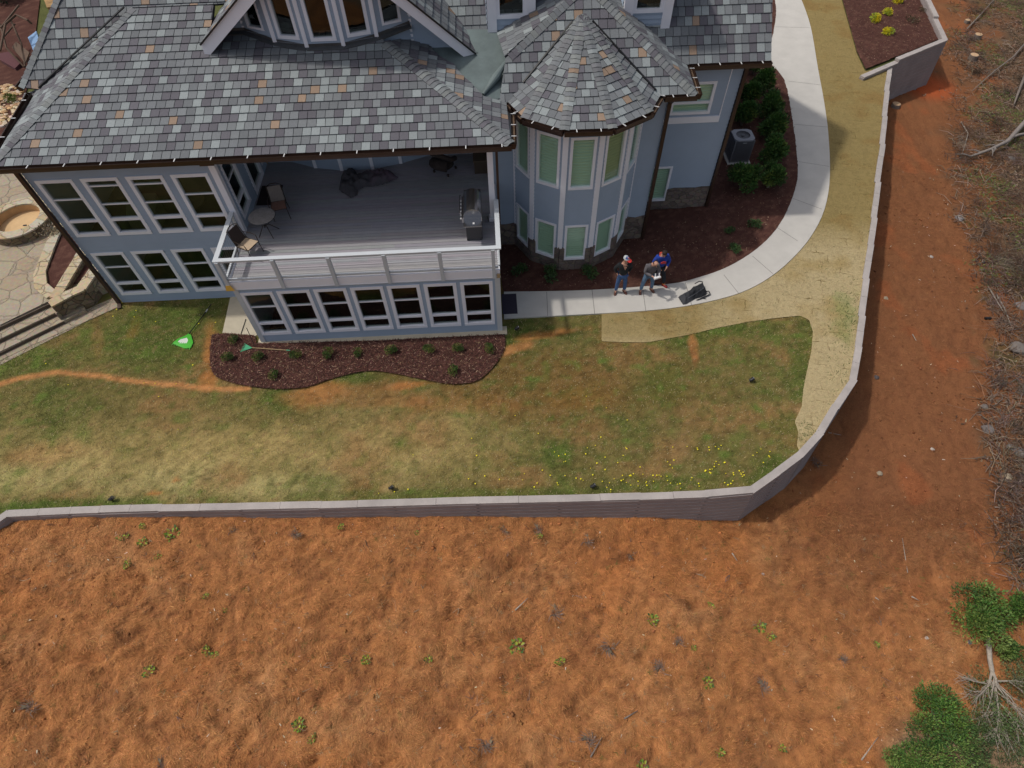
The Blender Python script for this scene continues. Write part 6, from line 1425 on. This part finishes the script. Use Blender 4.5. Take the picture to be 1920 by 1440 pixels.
mb=MB(); mb.hexa([(-.09,-.225,1.22),(.09,-.225,1.22),(.10,-.215,1.29),(.0,-.21,1.33),(-.10,-.215,1.29)],[(-.085,-.236,1.225),(.085,-.236,1.225),(.095,-.226,1.29),(.0,-.221,1.325),(-.095,-.226,1.29)],(.58,.05,.05)); mb.build('chest_emblem',M_VC,r)
for k in ('l','r'):
    a=J['an_'+k]; mb=MB(); mb.tube([(a[0],a[1],a[2]-.01),(a[0],a[1],a[2]+.10)],.05,10,(.60,.20,.02)); mb.build('sock',M_VC,r)
# ================================================================== SCATTERED STUFF
def blades(name,P,D,L_,W_,tilt,C,m_,label,cat=None,kind='stuff',up=None):
    """thin four-sided strips; P (n,3) base, D (n,) heading, tilt (n,) rise angle"""
    n=len(P); d=np.stack([np.cos(D)*np.cos(tilt),np.sin(D)*np.cos(tilt),np.sin(tilt)],1); s=np.stack([-np.sin(D),np.cos(D),np.zeros(n)],1)
    e=P+d*L_[:,None]; V=np.empty((n,4,3)); V[:,0]=P-s*W_[:,None]; V[:,1]=P+s*W_[:,None]; V[:,2]=e+s*W_[:,None]*.45; V[:,3]=e-s*W_[:,None]*.45
    F=np.arange(n*4).reshape(n,4); return npmesh(name,V.reshape(-1,3),F,C,m_,kind,label)
HOUSE_POLY=[(-15.2,40),(-15.2,20.2),(-14.2,16.4),(-8.6,16.4),(-8.62,13.9),(.25,13.9),(.25,18.5),(5.8,18.6),(8.9,20.3),(9,40)]
WALKP=P2(WIN,.03)+P2(WOUT,.03)[::-1]
PADP=P2([(432,556),(447,548),(482,628),(478,630),(417,624)],.02)
STEPP=P2([(-60,706),(0,676),(60,647),(140,612),(222,575),(225,500),(-60,500)],.02)
BEDS=[MB1,MB2,MB3]
rg=np.random.default_rng(5)
def scat(n,x0,x1,y0,y1,inn=None,out=()):
    x=rg.uniform(x0,x1,n); y=rg.uniform(y0,y1,n); k=np.ones(n,bool)
    if inn is not None: k&=inside(x,y,inn)
    for o in out: k&=~inside(x,y,o)
    return x[k],y[k]
def jit(C,a): n=len(C); return np.clip(C*(1+rg.uniform(-a,a,(n,1)))*(1+rg.uniform(-a*.3,a*.3,(n,3))),.004,.9)
M_STRAND=mat('plant_fibre',attr=True,rough=.9,spec=.15)
# lawn grass
x,y=scat(260000,-20,12.5,6.6,17.2,YARD,[HOUSE_POLY,WALKP,PADP,STEPP,MB1,MB2,SB])
C,g=lawn_w(x,y); k=rg.random(len(x))<(.25+.75*g); x,y,C,g=x[k],y[k],C[k],g[k]; n=len(x)
C=jit(C*1.25*np.array((1.0,1.05,.9)),.45); dryb=rg.random(n)<.16; C[dryb]=jit(np.tile((.40,.33,.18),(dryb.sum(),1)),.3)
blades('grass',np.stack([x,y,np.full(n,.0)],1),rg.uniform(0,6.28,n),rg.uniform(.03,.075,n),rg.uniform(.003,.007,n),rg.uniform(.2,1.1,n),C,M_STRAND,'patchy green and straw coloured lawn grass')
# grass edge at wall and at bed
# dandelions
fx=[];fy=[]
def dl(cx_,cy_,sx,sy,n):
    fx.extend(rg.normal(cx_,sx,n)); fy.extend(rg.normal(cy_,sy,n))
for a in [(1140,905,55,14,17),(1190,898,40,16,11),(1160,880,60,20,10),(1225,905,40,8,9),(1335,840,18,8,7),(1350,868,10,6,6),(1430,855,15,6,7),(1380,888,18,6,7),(1362,905,6,4,5),(1060,868,60,20,8),(950,905,90,10,7),(1110,800,60,25,8),(860,840,60,30,3),(760,920,30,6,3),(350,720,120,50,9),(250,570,20,12,8),(330,600,40,25,5),(1255,870,30,20,8),(1330,880,6,5,6),(1300,880,60,20,8)]: dl(*a)
pts=[at(a,b,.04) for a,b in zip(fx,fy)]; pts=[p for p in pts if inside(np.array([p.x]),np.array([p.y]),YARD)[0]]
mb=MB()
for p in pts:
    r=random.uniform(.014,.026); mb.lathe([(r*.5,.0),(r,.012),(r*.6,.02)],6,(p.x,p.y,.035),(.85,.72,.02)); mb.tube([(p.x,p.y,0),(p.x,p.y,.037)],.004,3,(.08,.14,.03))
o=mb.build('dandelions',M_VC); tag(o,'yellow dandelion flowers sprinkled in the lawn',None,None,'stuff')
# mulch chips
px_,py_=[],[]
for B,n in ((MB1,34000),(MB2,52000),(MB3,16000)):
    xs_=[p[0] for p in B]; ys_=[p[1] for p in B]; x,y=scat(n,min(xs_),max(xs_),min(ys_),min(max(ys_),40),B,[HOUSE_POLY] if B is MB2 else []); px_.append(x); py_.append(y)
x=np.concatenate(px_); y=np.concatenate(py_); n=len(x); C=jit(np.tile((.11,.050,.040),(n,1)),.5); k=rg.random(n)<.10; C[k]=jit(np.tile((.34,.22,.15),(k.sum(),1)),.35); k=rg.random(n)<.25; C[k]=jit(np.tile((.045,.02,.018),(k.sum(),1)),.3)
L_=rg.uniform(.03,.09,n); zz=np.where(x>20,.135,.062)+rg.uniform(0,.03,n)
blades('mulch_chips',np.stack([x,y,zz],1),rg.uniform(0,6.28,n),L_,rg.uniform(.005,.013,n),rg.uniform(-.15,.4,n),C,M_STRAND,'reddish brown bark mulch chips')
# straw on the slope
OUTS=[YARD]
x1,y1=scat(560000,-17,18,-1.2,7.9,None,OUTS); x2,y2=scat(170000,7,26,7.9,30,None,OUTS)
x=np.concatenate([x1,x2]); y=np.concatenate([y1,y2]); z=dirt_h(x,y); n=len(x); C=dirt_col(x,y,z)
PX,PY=proj(x,y,z); vis=(PX>-60)&(PX<1990)&(PY<1500)&(PY>-60); x,y,z,C=x[vis],y[vis],z[vis],C[vis]; n=len(x)
flow=fbm(x*.9+20,y*.9,3)*9+fbm(x*4,y*4,2)*3; D=flow+rg.normal(0,.7,n)
C=jit(C*1.06,.32); cl=vnoise(x*2.3+3,y*2.3); k=rg.random(n)<(.05+.13*cl); C[k]=jit(C[k]*np.array((1.3,1.38,1.4)),.25); k=rg.random(n)<.12; C[k]*=.5
L_=rg.uniform(.04,.14,n); bare=(fbm(x*1.1+70,y*1.1,4)>.66)&(rg.random(n)<.5); kk=~bare
x,y,z,C,D,L_=x[kk],y[kk],z[kk],C[kk],D[kk],L_[kk]; n=len(x)
blades('pine_straw',np.stack([x,y,z+rg.uniform(.002,.03,n)],1),D,L_,rg.uniform(.002,.0045,n),rg.uniform(-.18,.32,n),C,M_STRAND,'orange brown pine straw covering the slope')
# clay clods: small irregular lumps, denser on the bare clay
x,y=scat(20000,-17,26,-1.2,26,None,OUTS); f=fbm(x*1.1+70,y*1.1,4); k=rg.random(len(x))<np.clip((f-.47)*5,.06,1); x,y=x[k],y[k]; z=dirt_h(x,y); PX,PY=proj(x,y,z); k=(PX>-30)&(PX<1900)&(PY<1470); x,y,z=x[k],y[k],z[k]; n=len(x)
oct_=np.array([(1,0,0),(0,1,0),(-1,0,0),(0,-1,0),(0,0,.8),(0,0,-.6)],float); tri=np.array([(0,1,4),(1,2,4),(2,3,4),(3,0,4),(1,0,5),(2,1,5),(3,2,5),(0,3,5)])
sz=.012+.05*rg.random(n)**3; V=oct_[None]*sz[:,None,None]*rg.uniform(.6,1.4,(n,6,1)); V[:,:,0]+=x[:,None]; V[:,:,1]+=y[:,None]; V[:,:,2]+=z[:,None]+.01
F=(tri[None]+np.arange(n)[:,None,None]*6).reshape(-1,3); CC=jit(dirt_col(x,y,z)*.95,.3)
npmesh('clay_clods',V.reshape(-1,3),F,np.repeat(CC,8,axis=0),M_STRAND,'stuff','clods of red clay on the slope')
# dry grass sprigs in little clusters
m_=900; cx0=rg.uniform(-15,19,m_); cy0=rg.uniform(-.8,7.2,m_); kk=~inside(cx0,cy0,YARD); cx0,cy0=cx0[kk],cy0[kk]; nb=14
x=np.repeat(cx0,nb)+rg.normal(0,.03,len(cx0)*nb); y=np.repeat(cy0,nb)+rg.normal(0,.03,len(cx0)*nb); z=dirt_h(x,y); n=len(x)
pal2=np.array([(.30,.22,.12),(.20,.13,.08),(.13,.15,.04),(.38,.27,.15)]); C=jit(np.repeat(pal2[rg.integers(0,4,len(cx0))],nb,axis=0),.25)
blades('dry_sprigs',np.stack([x,y,z],1),rg.uniform(0,6.28,n),rg.uniform(.04,.13,n),rg.uniform(.002,.005,n),rg.uniform(.1,1.0,n),C,M_STRAND,'dry grass sprigs dotted over the slope')
# pale bits
x,y=scat(1500,-17,26,-1,26,None,OUTS); z=dirt_h(x,y); n=len(x); C=jit(np.tile((.55,.45,.33),(n,1)),.35)
blades('wood_chips',np.stack([x,y,z+.02],1),rg.uniform(0,6.28,n),rg.uniform(.02,.09,n),rg.uniform(.006,.018,n),rg.uniform(0,.3,n),C,M_STRAND,'pale wood chips and pebbles strewn on the slope')
# straw fibres on the blanket
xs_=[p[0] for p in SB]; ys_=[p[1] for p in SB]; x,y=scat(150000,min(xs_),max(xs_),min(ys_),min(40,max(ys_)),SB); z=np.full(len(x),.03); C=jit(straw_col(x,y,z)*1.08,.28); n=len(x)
k=rg.random(n)<.05; C[k]*=.45
blades('loose_straw',np.stack([x,y,z+rg.uniform(0,.012,n)],1),rg.normal(.4,.9,n),rg.uniform(.05,.14,n),rg.uniform(.002,.005,n),rg.uniform(-.05,.15,n),C,M_STRAND,'straw fibres of the erosion blanket')
# green sprouts through the blanket
sx=[];sy=[]
for (a,b,c,d,n) in [(1590,590,16,26,260),(1580,640,20,60,130),(1575,710,18,40,110),(1512,812,14,12,160),(1350,575,120,14,60),(1450,530,60,40,60),(1240,600,60,8,60),(1625,470,10,60,50),(1550,500,30,20,40)]:
    for _ in range(n):
        p=at(rg.normal(a,c),rg.normal(b,d),.02)
        if inside(np.array([p.x]),np.array([p.y]),SB)[0]: sx.append(p.x); sy.append(p.y)
n=len(sx); blades('grass_sprouts',np.stack([sx,sy,np.full(n,.02)],1),rg.uniform(0,6.28,n),rg.uniform(.04,.10,n),rg.uniform(.004,.009,n),rg.uniform(.2,1.1,n),jit(np.tile((.07,.12,.03),(n,1)),.3),M_STRAND,'green sprouts growing through the straw blanket')
# brush edge debris: leaf litter, twigs, green cover
def edge_x(PY): return np.interp(PY,[-50,200,330,500,640,780,900,1050,1150,1500],[1790,1795,1785,1835,1875,1845,1875,1895,1930,2100])
x,y=scat(420000,12,44,3,50,None,OUTS); z=dirt_h(x,y); PX,PY=proj(x,y,z); dd=(PX-edge_x(PY))/95+(fbm(x*.7,y*.7,3)-.5)*3.2; k=(rg.random(len(x))<np.clip(dd,0.0,1))&(PX<1990)&(PY>-60)
x,y,z=x[k],y[k],z[k]; n=len(x); pal=np.array([(.14,.09,.06),(.19,.13,.09),(.08,.055,.04),(.26,.19,.14),(.17,.09,.055),(.09,.10,.04)]); gpat=fbm(x*.5+50,y*.5,3)
C=jit(pal[rg.integers(0,5,n)],.3); k=(gpat>.54)&(rg.random(n)<.55); C[k]=jit(np.tile((.12,.15,.045),(k.sum(),1)),.35)
blades('leaf_litter',np.stack([x,y,z+rg.uniform(0,.06,n)],1),rg.uniform(0,6.28,n),rg.uniform(.04,.14,n),rg.uniform(.012,.03,n),rg.uniform(-.2,.6,n),C,M_STRAND,'brown leaf litter and weeds of the cleared brush edge')
mb=MB(); random.seed(77); cnt=0
while cnt<2600:
    py=random.uniform(-40,1180); px=float(edge_x(py))+random.uniform(-25,170)*random.random()**.6
    if px>1960: continue
    p=G(px,py); L_=random.uniform(.2,1.1)*random.random()+.15; a=random.uniform(0,6.28); r=random.uniform(.005,.018); c=hsv_jit(random.choice([(.13,.095,.075),(.18,.14,.11),(.27,.21,.16),(.08,.055,.04),(.22,.12,.07)]),.2)
    q=p+Vector((math.cos(a)*L_,math.sin(a)*L_,random.uniform(0,.15))); mm=p.lerp(q,.5)+Vector((random.uniform(-.12,.12)*L_,random.uniform(-.12,.12)*L_,.06+random.uniform(0,.12)))
    mb.tube([p+Vector((0,0,.03)),mm,q+Vector((0,0,.03))],[r,r*.8,r*.4],4,c); cnt+=1
for _ in range(95):      # matted brush heaps
    py=random.uniform(-30,1120); px=float(edge_x(py))+random.uniform(5,160)
    if px>1950: continue
    c0=G(px,py); R0=random.uniform(.35,.9); base=hsv_jit(random.choice([(.10,.07,.055),(.14,.105,.085),(.19,.15,.12)]),.2); a0=random.uniform(0,3.1)
    for k in range(70):
        a=a0+random.gauss(0,.7); L_=random.uniform(.3,1.0)*R0; p=c0+Vector((random.gauss(0,R0*.5),random.gauss(0,R0*.5),random.uniform(.02,.25))); r=random.uniform(.004,.011); q=p+Vector((math.cos(a)*L_,math.sin(a)*L_,random.uniform(-.1,.15)))
        mm=p.lerp(q,.5)+Vector((random.gauss(0,.1)*L_,random.gauss(0,.1)*L_,.05)); mb.tube([p,mm,q],[r,r*.8,r*.4],3,hsv_jit(base,.25),cap=False)
o=mb.build('fallen_twigs',M_STRAND); tag(o,'tangle of fallen twigs along the brush edge',None,None,'stuff')
# sparse twigs and roots on the slope
mb=MB()
for _ in range(170):
    px,py=random.uniform(-20,1850),random.uniform(975,1450); p=G(px,py); L_=random.uniform(.08,.35); a=random.uniform(0,6.28); r=random.uniform(.003,.009); c=hsv_jit(random.choice([(.18,.12,.09),(.30,.22,.15),(.40,.30,.2),(.10,.06,.04)]),.2)
    for s in range(random.choice((1,1,2,3))):
        b=a+random.gauss(0,.5); q=p+Vector((math.cos(b)*L_,math.sin(b)*L_,.03)); mm=p.lerp(q,.5)+Vector((random.gauss(0,.04),random.gauss(0,.04),.04)); mb.tube([p+Vector((0,0,.02)),mm,q+Vector((0,0,.02))],[r,r*.8,r*.4],4,c)
o=mb.build('slope_twigs',M_STRAND); tag(o,'thin twigs and root bits on the straw slope',None,None,'stuff')
for o in bpy.data.objects:
    if '_o' in o: del o['_o']
